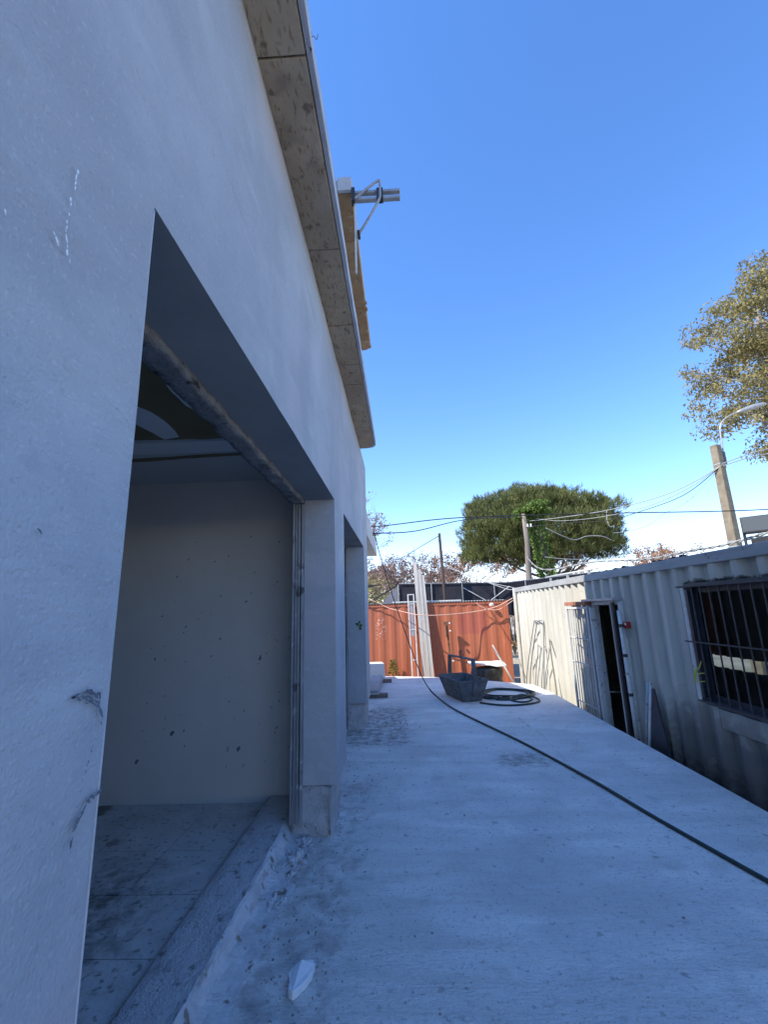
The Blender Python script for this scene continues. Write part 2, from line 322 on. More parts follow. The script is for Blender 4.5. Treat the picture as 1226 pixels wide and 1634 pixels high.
# rough ledge band behind the lintels, metal channels, room shell
def rough_box(name, a, b_, m, st=.03, amp=.012, parent=house, seed=0):
    bm = bmesh.new(); bmesh.ops.create_cube(bm, size=1)
    A, B = Vector(a), Vector(b_); sz = B-A
    for v in bm.verts: v.co = A+Vector(((v.co.x+.5)*sz.x, (v.co.y+.5)*sz.y, (v.co.z+.5)*sz.z))
    for ax in range(3):
        n = int(sz[ax]/st)
        for k in range(1, min(n, 140)):
            p = A.copy(); p[ax] = A[ax]+sz[ax]*k/min(n, 140); nr = Vector((0, 0, 0)); nr[ax] = 1
            bmesh.ops.bisect_plane(bm, geom=bm.verts[:]+bm.edges[:]+bm.faces[:], plane_co=p, plane_no=nr)
    for v in bm.verts:
        q = v.co*9+Vector((seed, 0, 0)); v.co += Vector((noise.noise(q), noise.noise(q+Vector((9, 3, 1))), noise.noise(q+Vector((1, 7, 5)))))*amp+Vector((noise.noise(q*4), noise.noise(q*4+Vector((4, 4, 0))), noise.noise(q*4+Vector((2, 0, 6)))))*amp*.5
    me = bpy.data.meshes.new(name); bm.to_mesh(me); bm.free()
    return link(name, me, m, parent, smooth=True)
rough_box('lintel_ledge', (-.335, .6, LZ-.03), (-.232, 3.36, LZ+.12), M['ledge'], .022, .010)
rough_box('lintel_ledge', (-.335, 3.99, LZ-.02), (-.232, 6.08, LZ+.12), M['ledge'], .04, .016, seed=4)
MB().box((-.335, -3, LZ+.10), (-.24, END-.02, 2.9)).build('beam', M['ceil'], house)
def channel(y, z0, z1, x0, x1):
    mb = MB()
    mb.box((x0, y, z0), (x0+.012, y+.06, z1)); mb.box((x0+.016, y+.022, z0), (x0+.040, y+.06, z1)); mb.box((x0+.044, y+.004, z0), (x0+.056, y+.06, z1)); mb.box((x1-.022, y+.010, z0), (x1, y+.06, z1))
    return mb.build('metal_channel', M['channel'], house, bevel=.002, seg=1)
channel(O1[1]-.012, .09, LZ+.03, -.325, -.238)
channel(O2[1]-.012, .06, LZ+.03, -.325, -.238)
for yy0, yy1 in ((-.1, O1[0]-.02), (O1[1]+.06, O2[0]-.0), (O2[1]+.06, END-.03)):
    MB().box((-.34, yy0, .0), (-.237, yy1, LZ+.10)).build('inner_pier', M['room'], house)
rough_box('base_block', (-.325, O1[1]+.02, -.02), (-.045, O2[0]-.03, .325), M['mortar'], .03, .016, seed=2)
rough_box('base_block', (-.30, O2[1]+.03, -.02), (-.035, END-.03, .328), M['mortar'], .035, .012, seed=5)
MB().box((-.055, O1[1]+.006, .02), (-.045, O1[1]+.022, .31)).build('edge_bead', M['grey_metal'], house)
for y_, z0_, z1_ in ((O1[0]-.0015, .02, LZ-.01), (O1[1]+.0015, .335, LZ-.01), (O2[1]+.0015, .335, LZ-.01)):
    MB().tube([(-.001+.0045*nz(y_, z0_+(z1_-z0_)*k/24*2)*.5, y_, z0_+(z1_-z0_)*k/24) for k in range(25)], .002, 6).build('corner_bead', M['fascia'], house, smooth=True)
# mortar lump at the foot of the first pier
def lump(name, loc, r, m, parent=None, seed=0, sq=(1, 1, .7), amp=.35, sub=4):
    bm = bmesh.new(); bmesh.ops.create_icosphere(bm, subdivisions=sub, radius=1)
    for v in bm.verts:
        n = v.co.normalized(); k = 1+amp*noise.noise(n*2.2+Vector((seed, 0, 0)))+amp*.5*noise.noise(n*6+Vector((seed, 4, 0)))
        v.co = Vector((n.x*sq[0], n.y*sq[1], n.z*sq[2]))*k*r+Vector(loc)
    me = bpy.data.meshes.new(name); bm.to_mesh(me); bm.free(); return link(name, me, m, parent)
for lx, ly, lr, sd in ((-.215, 3.30, .075, 3), (-.225, 3.12, .09, 8), (-.20, 2.98, .055, 12), (-.235, 2.72, .06, 21), (-.15, 3.2, .035, 30)):
    o = lump('mortar_lump', (lx, ly, -.012), lr, M['flank'], house, sd, (.8, 1.25, .45), .7, 5)
    for v in o.data.vertices: v.co += Vector((nz(v.co.x*70, v.co.y*70, v.co.z*70), nz(v.co.y*70, v.co.z*70, v.co.x*70+5), nz(v.co.z*70, v.co.x*70, 9)))*.008
# sill strip: screed top, broken mortar flank
sv = []; NS, prof = 420, [(-.61, .03), (-.612, .078), (-.60, .086), (-.54, .087), (-.48, .086), (-.42, .088), (-.385, .087), (-.368, .089), (-.356, .082), (-.345, .050), (-.336, .024), (-.312, .014), (-.275, .010), (-.22, .004), (-.165, -.012)]
for i in range(NS+1):
    y = -.2+i*(3.9+.2)/NS
    for k, (px, pz) in enumerate(prof):
        rgh = (.002, .002, .002, .003, .003, .004, .007, .009, .012, .014, .015, .014, .014, .012, .012)[k]
        e = max(0, (k-7)/7)
        x = px+rgh*nz(y*7, k*.7, 2)+rgh*.6*nz(y*25, k*1.3, 5)+e*(.06*(y-2)/1.6+.035*nz(y*3, 1, 9))
        z = pz+rgh*.7*nz(y*9, k*.9, 11)+rgh*.35*nz(y*40, k*2, 13)
        if k >= 12: z = min(z, .006)
        sv.append((x, y, z))
np_ = len(prof)
MB().add(sv, [(i*np_+k, i*np_+k+1, (i+1)*np_+k+1, (i+1)*np_+k) for i in range(NS) for k in range(7)]).build('door_sill', M['sill'], house, smooth=True)
MB().add(sv, [(i*np_+k, i*np_+k+1, (i+1)*np_+k+1, (i+1)*np_+k) for i in range(NS) for k in range(7, np_-1)]).build('sill_flank', M['flank'], house, smooth=False)
MB().box((-.62, 3.9, .0), (-.25, 6.3, .055)).build('door_sill', M['mortar'], house, bevel=.01)
# room: tiles, walls, ceiling
MB().box((-4.6, -1.6, -.3), (-.6, 6.7, .03)).build('floor_base', M['rfloor'], house)
tile = MB(); tile.box((0, 0, 0), (.444, .444, .014)); tm = None
for i in range(4):
    for j in range(9):
        x = -.613-.45*(i+1); y = .02+.45*j
        if y+.444 > 3.9: continue
        if tm is None:
            t0 = tile.build('floor_tile', M['rfloor'], house, bevel=.002, seg=1); tm = t0.data; o = t0
        else:
            o = bpy.data.objects.new('floor_tile', tm); C.objects.link(o); o.parent = house
        o.location = (x+.003, y+.003, .028+random.uniform(-.001, .0015))
MB().box((-4.6, 3.90, .031), (-.345, 4.0, 2.72)).build('partition_wall', M['room'], house)
MB().box((-4.75, -1.6, .031), (-4.6, 6.7, 2.72)).build('back_wall', M['room'], house)
MB().box((-4.6, -1.75, .031), (-.345, -1.6, 2.72)).build('side_wall', M['room'], house)
MB().box((-4.6, 6.45, .031), (-.345, 6.6, 2.72)).build('side_wall', M['room'], house)
MB().box((-.335, -1.7, .031), (-.237, -.1, 2.60)).build('inner_pier', M['room'], house)
MB().box((-4.75, -3, 2.74), (-.34, END-.03, 3.68)).build('roof_slab', M['ceil'], house)
# ceiling: plaster boards with brown uncoated board and lighter joint strips, each its own piece
for (x0, x1, y0, y1) in ((-4.6, -1.83, -1.6, 3.9), (-1.825, -.337, -1.6, .9), (-1.825, -.337, .905, 2.10), (-1.825, -.337, 2.105, 3.0), (-1.825, -.337, 3.005, 3.9)):
    MB().box((x0, y0, 2.708), (x1, y1, 2.738)).build('ceiling_board', M['ceil'], house)
def ceil_patch(pts, m, z, name='ceiling_patch'):
    P = []
    for a, c in zip(pts, pts[1:]+[pts[0]]): P += [Vector(a).lerp(Vector(c), t/5) for t in range(5)]
    return MB().prism([(p.x+.012*nz(p.x*9, p.y*9), p.y+.012*nz(p.x*9, p.y*9, 4)) for p in P], z, z+.004).build(name, m, house)
ceil_patch([(-.80, 1.60, 0), (-.62, 1.86, 0), (-.56, 2.0, 0), (-.57, 2.67, 0), (-.63, 2.86, 0), (-.82, 2.87, 0), (-1.04, 2.85, 0), (-1.72, 2.80, 0), (-1.76, 1.7, 0)], M['ceilboard'], 2.702)
ceil_patch([(-1.02, 2.30, 0), (-.96, 2.42, 0), (-.95, 2.60, 0), (-.98, 2.80, 0), (-1.10, 2.83, 0), (-1.13, 2.66, 0), (-1.18, 2.45, 0), (-1.3, 2.2, 0)], M['compound'], 2.698, 'joint_compound')
ceil_patch([(-.70, 2.08, 0), (-.55, 2.06, 0), (-.50, 2.4, 0), (-.52, 2.76, 0), (-.68, 2.78, 0), (-.66, 2.55, 0), (-.72, 2.35, 0)], M['compound'], 2.6975, 'joint_compound')
ceil_patch([(-.50, 3.16, 0), (-1.0, 3.18, 0), (-1.6, 3.21, 0), (-1.9, 3.22, 0), (-1.9, 3.27, 0), (-1.4, 3.27, 0), (-1.0, 3.23, 0), (-.5, 3.22, 0)], M['ceilboard'], 2.703)
ceil_patch([(-.50, 2.91, 0), (-1.9, 2.88, 0), (-1.9, 3.12, 0), (-.50, 3.12, 0)], M['compound'], 2.7035, 'joint_compound')
# dark flecks and gouges on the partition wall
def blot(mb, org, ux, uy, r, ang, asp, seed):
    n = 11; pts = []
    for k in range(n):
        a = 2*PI*k/n; rr = r*(.7+.6*abs(nz(math.cos(a)*2, math.sin(a)*2, seed)))
        p, q = math.cos(a)*rr, math.sin(a)*rr*asp
        c, s_ = math.cos(ang), math.sin(ang); pts.append(Vector(org)+ux*(p*c-q*s_)+uy*(p*s_+q*c))
    mb.add(pts, [tuple(range(n))])
fl = MB(); ex, ez = Vector((1, 0, 0)), Vector((0, 0, 1))
for k in range(95):
    x = -.42-random.random()**1.6*1.3; z = random.uniform(.3, 2.2)
    blot(fl, (x, 3.8965, z), ex, ez, random.uniform(.006, .017), random.uniform(.3, 1.4), random.uniform(.2, .5), k)
for x, z, r in ((-.88, .43, .025), (-1.44, .56, .03), (-1.72, .35, .024), (-.72, 1.13, .02)): blot(fl, (x, 3.8962, z), ex, ez, r, .9, .6, r*99)
tag(fl.build('wall_fleck', M['scuff'], house), kind='stuff')
# white smears and dark scuffs on the facade
ey = Vector((0, 1, 0))
def strokes(name, segs, m, w0, label=None):
    mb = MB(); k = 0
    for a, c in segs:
        a = Vector(a); c = Vector(c); n = max(3, int((c-a).length/.006))
        for i in range(n):
            p = a.lerp(c, i/n)+Vector((0, random.gauss(0, w0*.25), random.gauss(0, w0*.3)))
            if nz(p.y*60, p.z*60, 3) > .28: continue
            d = (c-a).normalized(); ang = math.atan2(d.z, d.y)
            k += 1; blot(mb, (.0075+k*2e-6, p.y, p.z), ey, ez, random.uniform(.5, 1.2)*w0, ang, random.uniform(.2, .5), k)
    o = mb.build(name, m, house); tag(o, label, kind='stuff'); return o
strokes('white_smear', [((0, .558, 2.205), (0, .556, 2.15)), ((0, .556, 2.14), (0, .553, 2.085)), ((0, .553, 2.08), (0, .566, 2.035)), ((0, .455, 2.02), (0, .465, 2.005)), ((0, .535, 2.055), (0, .545, 2.045))], M['smear'], .0055)
for off in (0, .005, .011, .017):
    strokes('dark_scuff', [((0, .682+off, 1.388-off*.4), (0, .715, 1.393-off)), ((0, .715, 1.393-off), (0, .745, 1.378-off)), ((0, .742, 1.378-off), (0, .757, 1.33+off))], M['scuff'], .006)
for off in (0, .005, .010):
    strokes('dark_scuff', [((0, .714, 1.196+off), (0, .74, 1.224+off*.5)), ((0, .74, 1.224+off*.5), (0, .772, 1.234)), ((0, .712, 1.19), (0, .708+off*.4, 1.175))], M['scuff'], .006)
strokes('dark_scuff', [((0, .72, 1.25), (0, .74, 1.31))], M['scuff'], .003)
strokes('dark_scuff', [((0, .578, 1.622), (0, .584, 1.618))], M['scuff'], .004)

# canopy: soffit cast in bays with recessed joints, drip groove, fascia
def rounded_end(x0, x1, y0, y1, r, n=8):
    return [(x0, y0), (x1, y0)]+[(x1-r+r*math.cos(a), y1-r+r*math.sin(a)) for a in [PI/2*k/n for k in range(n+1)]]+[(x0, y1)]
bays = [-3, -.9, .55, 1.35, 2.34, 3.10, 3.67, 4.04, 4.70, 5.14, 5.84]
for a, c in zip(bays, bays[1:]):
    last = c == bays[-1]
    pts = rounded_end(-.2, .196, a+.004, c, .13) if last else [(-.2, a+.004), (.196, a+.004), (.196, c-.004), (-.2, c-.004)]
    MB().prism(pts, 3.702+random.uniform(0, .003), 3.74).build('soffit_panel', M['soffit'], house, bevel=.003, seg=1)
MB().prism(rounded_end(-.22, .205, -3, 5.835, .13), 3.728, 3.80).build('canopy_core', M['groove'], house)
fa = MB(); fp = spline([(.226, -3+.1*k, 0) for k in range(87)]+[(.226-.15+.15*math.cos(a), 5.70+.15*math.sin(a), 0) for a in [PI/2*k/8 for k in range(9)]]+[(-.2, 5.85, 0)], 1)
vv = []; ff = []
for i, p in enumerate(fp):
    t = (fp[min(i+1, len(fp)-1)]-fp[max(i-1, 0)]).normalized(); nrm = Vector((t.y, -t.x, 0))
    j1 = .008*nz(p.y*6, 1)+.006*nz(p.y*23, 2); j2 = .008*nz(p.y*5, 6)
    o_ = p+nrm*(.004*nz(p.y*4, 3)); q = p-nrm*.025
    vv += [(o_.x, o_.y, 3.705+j1), (o_.x, o_.y, 3.80+j2), (q.x, q.y, 3.81), (q.x, q.y, 3.712+j1)]
    if i: b0 = (i-1)*4; b1 = i*4; ff += [(b0+k, b1+k, b1+(k+1) % 4, b0+(k+1) % 4) for k in range(4)]
fa.add(vv, ff).build('canopy_fascia', M['fascia'], house)
MB().prism(rounded_end(-.235, .2, -3, 5.83, .13), 3.801, 3.815).build('canopy_top', M['fascia'], house)
wire = MB().tube(spline([(.222, 1.33, 3.77), (.232, 1.335, 3.782), (.242, 1.345, 3.78), (.248, 1.34, 3.80)], 5), .0014, 5).build('tie_wire', M['rust'], house)
# balcony parapet with coping above
MB().box((-.16, 3.16, 3.816), (.03, 5.4, 4.99)).build('parapet', M['fascia'], house)
cop_joints = [3.12, 3.62, 4.6, 5.48]
for a, c in zip(cop_joints, cop_joints[1:]):
    last = c == cop_joints[-1]
    pts = rounded_end(-.2, .205, a+.003, c, .1) if last else [(-.2, a+.003), (.205, a+.003), (.205, c-.003), (-.2, c-.003)]
    MB().prism(pts, 4.992, 5.03).build('coping_slab', M['coping'], house, bevel=.004, seg=1)
MB().prism(rounded_end(-.2, .213, 3.115, 5.487, .1), 5.031, 5.135).build('coping_top', M['fascia'], house, bevel=.006)
MB().box((.09, 3.085, 4.995), (.205, 3.118, 5.13)).build('coping_end', M['fascia'], house, bevel=.003)
for p, r in (((.214, 4.56, 5.03), .018), ((.212, 4.66, 5.02), .022), ((.20, 5.43, 5.02), .025)): lump('mortar_lump', p, r, M['coping'], house, p[1], (.7, 1.4, 1.2), .6, 2)
MB().box((-4.7, -3, 3.70), (-.45, 5.02, 6.5)).build('shade_block', M['fascia'], house)  # unseen block added behind the parapet to shade the white container
MB().box((-4.7, 4.921, 3.70), (-.3, 5.84, 3.80)).build('roof_edge', M['fascia'], house)

# bracket with two arms on the coping end
br = tag(empty('metal_bracket', (.21, 3.11, 4.95)), 'galvanised two-armed bracket sticking out from the parapet coping', 'bracket')
def sub(mb_, name, m, root, **k):
    L_ = Vector(root.location); mb_.v = [tuple(Vector(v)-L_) for v in mb_.v]; return mb_.build(name, m, root, **k)
for z in (4.985, 4.915):
    sub(MB().box((.20, 3.10, z-.013), (.62, 3.14, z+.013)), 'arm', M['grey_metal'], br, bevel=.003, seg=1)
sub(MB().tube(spline([(.235, 3.09, 4.90), (.33, 3.09, 4.99), (.43, 3.09, 5.07), (.45, 3.09, 5.06), (.45, 3.09, 4.95), (.44, 3.09, 4.88), (.35, 3.09, 4.70), (.265, 3.10, 4.56)], 6), .011, 8), 'hoop', M['channel'], br, smooth=True)
sub(MB().box((.42, 3.085, 4.90), (.475, 3.15, 5.0)), 'clamp', M['black_metal'], br, bevel=.003)
sub(MB().box((.205, 3.085, 4.885), (.235, 3.15, 5.02)), 'wall_plate', M['black_metal'], br, bevel=.003)
sub(MB().tube([(.262, 3.06, 4.548), (.262, 3.14, 4.548)], .012, 8), 'foot', M['black_metal'], br)
sub(MB().box((.225, 3.12, 4.2), (.24, 3.14, 4.99)), 'rail', M['white_metal'], br)

# ---------------------------------------------------------------- annex
an = tag(empty('annex', (-.3, 7.6, 0)), 'low cream annex with a thick overhanging flat eave behind the grey building', 'building')
sub(MB().hexa([(-4.6, END+.03, -.7), (-.22, END+.03, -.7), (-.22, 9.38, -.7), (-4.6, 9.38, -.7)], [(-4.6, END+.03, 3.66), (-.22, END+.03, 3.66), (-.22, 9.38, 2.62), (-4.6, 9.38, 2.62)]), 'wall', M['white_wall'], an)  # sloping top is out of view, shaped to cast the deck shadow
sub(MB().hexa([(-.6, END+.01, 2.63), (.006, END+.01, 2.63), (.006, 9.5, 2.63), (-.6, 9.5, 2.63)], [(-.6, END+.01, 3.03), (-.004, END+.01, 3.03), (-.02, 9.5, 3.0), (-.6, 9.5, 3.0)]), 'eave', M['white_wall'], an, bevel=.006)
sub(MB().hexa([(-.6, END+.02, 3.04), (-.22, END+.02, 3.04), (-.22, 9.3, 3.01), (-.6, 9.3, 3.01)], [(-.6, END+.02, 3.68), (-.22, END+.02, 3.68), (-.22, 9.3, 3.05), (-.6, 9.3, 3.05)]), 'roof', M['white_wall'], an)  # unseen sloping block, shaped for the same shadow on the deck

# ---------------------------------------------------------------- containers
def corrugate(mb, L0, L1, z0, z1, holes, plane, pitch=.278, depth=.050, th=.0):
    """sheet following a trapezoid wave along s; plane(s, d, z) gives the point at depth d"""
    ks = [0, .26, .5, .76]; ds = [0, 0, 1, 1]
    ss = []
    k = 0
    while True:
        done = False
        for a, d in zip(ks, ds):
            s = L0+(k+a)*pitch
            if s >= L1: done = True; break
            ss.append((s, d*depth))
        if done: break
        k += 1
    ss.append((L1, ss[-1][1]))
    for h in holes:
        for e in h[:2]:
            for i in range(len(ss)-1):
                if ss[i][0] < e < ss[i+1][0]:
                    t = (e-ss[i][0])/(ss[i+1][0]-ss[i][0]); ss.insert(i+1, (e, ss[i][1]+t*(ss[i+1][1]-ss[i][1]))); break
    for (s0, d0), (s1, d1) in zip(ss, ss[1:]):
        if s1-s0 < 1e-5: continue
        mid = (s0+s1)/2; spans = [(z0, z1)]
        for h in holes:
            if h[0] < mid < h[1]: spans = [(a, b_) for a, b_ in ((z0, h[2]), (h[3], z1)) if b_-a > .001]
        for a, b_ in spans:
            n = max(1, int((b_-a)/.35)); 
            for q in range(n):
                za, zb = a+(b_-a)*q/n, a+(b_-a)*(q+1)/n
                mb.add([plane(s0, d0, za), plane(s1, d1, za), plane(s1, d1, zb), plane(s0, d0, zb)], [(0, 1, 2, 3)])
    return mb
X0, X1, CY0, CY1, CZ0, CZ1 = 3.25, 5.69, -.8, 11.27, -.70, 1.915
wc = tag(empty('white_container', (4.47, 5.2, CZ0)), 'long off-white shipping container with barred window and door beside the deck', 'container')
WIN = (2.5, 4.47, .60, 1.62); DOOR = (5.84, 6.58, -.56, 1.47)
mb = corrugate(MB(), CY0+.12, CY1-.14, CZ0+.16, CZ1-.10, [WIN, DOOR], lambda s, d, z: (X0+.012+d+.011*nz(s*1.3, z*1.1, 5), s, z))
sub(mb, 'side_panel', M['wpaint'], wc)
mb = corrugate(MB(), CY0+.12, CY1-.14, CZ0+.16, CZ1-.10, [(6.2, 8.0, .42, .60)], lambda s, d, z: (X1-.012-d, s, z))  # slot added in the back wall to give a bright strip through the window
sub(mb, 'side_panel', M['wpaint'], wc)
mb = corrugate(MB(), X0+.10, X1-.10, CZ0+.16, CZ1-.10, [], lambda s, d, z: (s, CY1-.015-d, z)); sub(mb, 'end_panel', M['wpaint'], wc)
mb = corrugate(MB(), X0+.10, X1-.10, CZ0+.16, CZ1-.10, [], lambda s, d, z: (s, CY0+.015+d, z)); sub(mb, 'end_panel', M['wpaint'], wc)
sub(MB().box((X0+.02, CY0+.02, CZ1-.045), (X1-.02, CY1-.02, CZ1-.012)), 'roof', M['wrail'], wc)
sub(MB().box((X0+.05, CY0+.05, CZ0+.10), (X1-.05, CY1-.05, CZ0+.155)), 'floor', M['wood_dark'], wc)
for x in (X0, X1-.07):
    sub(MB().box((x, CY0+.1, CZ1-.10), (x+.07, CY1-.1, CZ1-.0)), 'top_rail', M['wrail'], wc, bevel=.006)
    sub(MB().box((x, CY0+.1, CZ0), (x+.06, CY1-.1, CZ0+.16)), 'bottom_rail', M['wrail'], wc, bevel=.006)
    for y in (CY0, CY1-.14): sub(MB().box((x-.004, y, CZ0), (x+.10, y+.14, CZ1+.006)), 'corner_post', M['wpaint'], wc, bevel=.012)
sub(MB().box((X0-.012, CY1-.30, CZ0+.2), (X0+.012, CY1-.27, CZ1-.1)), 'lashing_bar', M['wrail'], wc)
# window
sub(MB().box((X0+.005, 2.5, WIN[3]-.0), (X0+.10, WIN[1]+.0, WIN[3]+.035)).box((X0+.005, 2.5, WIN[2]-.035), (X0+.10, WIN[1], WIN[2])).box((X0+.006, WIN[1]-.002, WIN[2]-.03), (X0+.10, WIN[1]+.035, WIN[3]+.03)), 'window_frame', M['darkframe'], wc)
wf = sub(MB().box((X0+.065, 2.5, WIN[2]), (X0+.095, WIN[1], WIN[2]+.05)).box((X0+.065, 2.5, WIN[3]-.05), (X0+.095, WIN[1], WIN[3])).box((X0+.065, WIN[1]-.05, WIN[2]+.05), (X0+.095, WIN[1], WIN[3]-.05)).box((X0+.065, 3.45, WIN[2]+.05), (X0+.095, 3.50, WIN[3]-.05)).box((X0+.075, 3.50, WIN[2]+.05), (X0+.09, 3.54, WIN[3]-.05)), 'window_sash', M['darkframe'], wc)
for a, c in ((2.5, 3.45), (3.50, 4.42)): 
    sub(MB().box((X0+.078, a, WIN[2]+.05), (X0+.083, c, WIN[3]-.05)), 'window_pane', M['glass'], wc)
gr = tag(sub(MB().box((X0-.075, 2.5, WIN[3]-.004), (X0-.055, 4.50, WIN[3]+.012)).box((X0-.075, 2.5, WIN[2]-.002), (X0-.055, 4.44, WIN[2]+.014)).box((X0-.072, 2.5, 1.115), (X0-.062, 4.50, 1.127))
    .box((X0-.06, 4.42, 1.60), (X0+.02, 4.44, 1.62)).box((X0-.06, 4.42, .60), (X0+.02, 4.44, .62)), 'window_grille', M['barmetal'], wc))
L_ = Vector(wc.location)
def loc_sub(mb_, name, m, par, root, **k):
    Lr = Vector(root.location); mb_.v = [tuple(Vector(v)-Lr) for v in mb_.v]; return mb_.build(name, m, par, **k)
loc_sub(MB().box((X0-.072, 4.405, WIN[2]+.014), (X0-.06, 4.44, WIN[3]-.004)), 'bar', M['white_metal'], gr, wc)
bars0 = None
for k in range(15):
    y = 4.30-.12*k
    if bars0 is None:
        bars0 = loc_sub(MB().box((X0-.060, y-.0045, WIN[2]+.014), (X0-.050, y+.0045, WIN[3]-.004)), 'bar', M['barmetal'], gr, wc)
    else:
        o = bars0.copy(); C.objects.link(o); o.parent = gr; o.location = (0, -.12*k, 0)
# patched sheet under the window
sub(MB().box((X0+.004, 2.6, .40), (X0+.010, 4.30, .555)), 'cover_plate', M['wpaint'], wc, bevel=.002, seg=1)
# doorway: frame, security gate folded back, door leaf inside
df_ = MB()
for a, c in (((X0-.03, DOOR[0]-.05, DOOR[2]), (X0+.05, DOOR[0], DOOR[3]+.05)), ((X0-.03, DOOR[1], DOOR[2]), (X0+.05, DOOR[1]+.05, DOOR[3]+.05)), ((X0-.03, DOOR[0], DOOR[3]), (X0+.05, DOOR[1], DOOR[3]+.05))): df_.box(a, c)
sub(df_, 'door_frame', M['white_metal'], wc, bevel=.004)
sub(MB().box((X0-.11, DOOR[0]-.06, DOOR[3]+.055), (X0+.0, DOOR[1]+.2, DOOR[3]+.085)), 'door_hood', M['grey_metal'], wc)
post = tag(sub(MB().tube([(X0-.06, DOOR[0]-.09, -.62), (X0-.06, DOOR[0]-.075, 1.40), ], .022, 10), 'gate_post', M['white_metal'], wc, smooth=True))
for z in (-.1, .4, .85, 1.2): loc_sub(MB().tube([(X0-.06, DOOR[0]-.085, z), (X0-.06, DOOR[0]-.085, z+.035)], .027, 10), 'hinge', M['black_metal'], post, wc)
sub(MB().box((X0-.07, DOOR[0]+.06, -.62), (X0-.04, DOOR[0]+.10, 1.50)), 'gate_post', M['black_metal'], wc)
sub(MB().box((X0-.075, DOOR[0]+.105, -.62), (X0-.045, DOOR[0]+.125, 1.50)), 'gate_post', M['wood'], wc)
sub(MB().box((X0+.45, DOOR[1]-.30, .45), (X0+.50, DOOR[1]+.4, .48)), 'inner_shelf', M['white_metal'], wc)
sub(MB().box((X0-.02, DOOR[0], DOOR[2]-.02), (X0+.3, DOOR[1], DOOR[2])), 'threshold', M['wood'], wc)
leaf = sub(MB().box((X0-.10, DOOR[1]-.055, -.55), (X0-.03, DOOR[1]-.02, 1.44)), 'door_leaf', M['white_metal'], wc, bevel=.003)
gt = MB(); G0, G1, GZ0, GZ1, GX = DOOR[1]+.06, 7.47, -.60, 1.45, X0-.085
gt.box((GX-.015, G0, GZ0), (GX+.015, G0+.035, GZ1)).box((GX-.015, G1-.03, GZ0), (GX+.015, G1, GZ1)).box((GX-.015, G0+.035, GZ1-.03), (GX+.015, G1-.03, GZ1)).box((GX-.015, G0+.035, GZ0), (GX+.015, G1-.03, GZ0+.03))
gate = sub(gt, 'security_gate', M['white_metal'], wc)
for z in (.05, .62, .98): loc_sub(MB().box((GX-.012, G0+.035, z), (GX-.004, G1-.03, z+.014)), 'crossbar', M['white_metal'], gate, wc)
for k in range(7):
    y = G0+.035+(k+1)*(G1-.03-G0-.035)/8
    loc_sub(MB().box((GX-.003, y-.006, GZ0+.03), (GX+.009, y+.006, GZ1-.03)), 'bar', M['white_metal'], gate, wc)
loc_sub(MB().box((GX-.02, G0+.04, .60), (GX+.02, G0+.13, .74)), 'lock_box', M['grey_metal'], gate, wc, bevel=.003)
sub(MB().box((X0-.105, DOOR[1]+.03, GZ0), (X0-.072, DOOR[1]+.055, GZ1+.02)), 'gate_post', M['wrail'], wc)
for a, c in ((6.64, 7.02), (7.08, 7.46)): sub(MB().box((X0-.12, a, 1.47), (X0-.005, c, 1.525)), 'timber_block', M['brickred'], wc, bevel=.004)
sub(MB().box((X0+.0, 6.62, 1.452), (X0+.01, 7.5, 1.53)), 'backing_plate', M['wrail'], wc)
al = sub(MB().box((X0-.035, 5.655, 1.185), (X0+.012, 5.745, 1.265)), 'alarm_box', M['alarm'], wc, bevel=.006)
loc_sub(MB().box((X0-.037, 5.675, 1.225), (X0-.034, 5.715, 1.25)), 'alarm_cover', M['plastic_white'], al, wc)
sub(MB().box((X0-.012, 5.69, 1.09), (X0+.012, 5.735, 1.14)), 'socket', M['grey_metal'], wc, bevel=.004)
# scrap of yellow tape tied on the grille
tp = MB()
for pts, w_ in (([(3.165, 4.405, .79), (3.16, 4.38, .86), (3.17, 4.34, .90), (3.16, 4.28, .96)], .012), ([(3.165, 4.40, .81), (3.15, 4.37, .83), (3.16, 4.33, .85), (3.165, 4.27, .86)], .009), ([(3.165, 4.39, .78), (3.155, 4.34, .78), (3.165, 4.28, .79)], .007), ([(3.16, 4.41, .76), (3.15, 4.395, .82), (3.155, 4.37, .88)], .022)):
    sp = spline(pts, 5)
    for a, c in zip(sp, sp[1:]): tp.bar(a, c, w_, .0015, up=(1, 0, .1))
tag(tp.build('warning_tape', M['yellow']), 'torn yellow tape tied to the left end of the window bars', 'tape')
# things on the container roof
rp = tag(empty('roof_pipe', (3.5, 7.8, CZ1)), 'thin pale pipe lying on spacers along the container roof', 'pipe')
sub(MB().tube([(3.40, 9.1, 2.03), (3.40, 6.68, 2.00)], .014, 8), 'pipe', M['white_metal'], rp, smooth=True)
for y in (7.0, 7.9, 8.8): sub(MB().box((3.385, y-.02, CZ1-.012), (3.415, y+.02, 2.0)), 'spacer', M['grey_metal'], rp)
def felt(y0, y1, x0, lab):
    n = 24
    o = sheet('felt_sheet', lambda u, v: (x0+u*.7, y0+v*(y1-y0), CZ1+.012+.018*abs(nz(u*3, v*6, y0))+(.03 if u < .04 else 0)*nz(v*9, 1)), 10, n, M['felt'])
    s_ = o.modifiers.new('s', 'SOLIDIFY'); s_.thickness = .012; tag(o, lab, 'roofing felt', 'felt sheets on the container roof')
felt(5.66, 6.66, 3.30, 'black felt sheet on the container roof above the doorway')
felt(4.52, 5.08, 3.31, 'short black felt sheet on the container roof left of the window')
fl_ = tag(empty('floodlight', (3.65, 3.95, CZ1)), 'black rectangular floodlight standing on the container roof', 'floodlight')
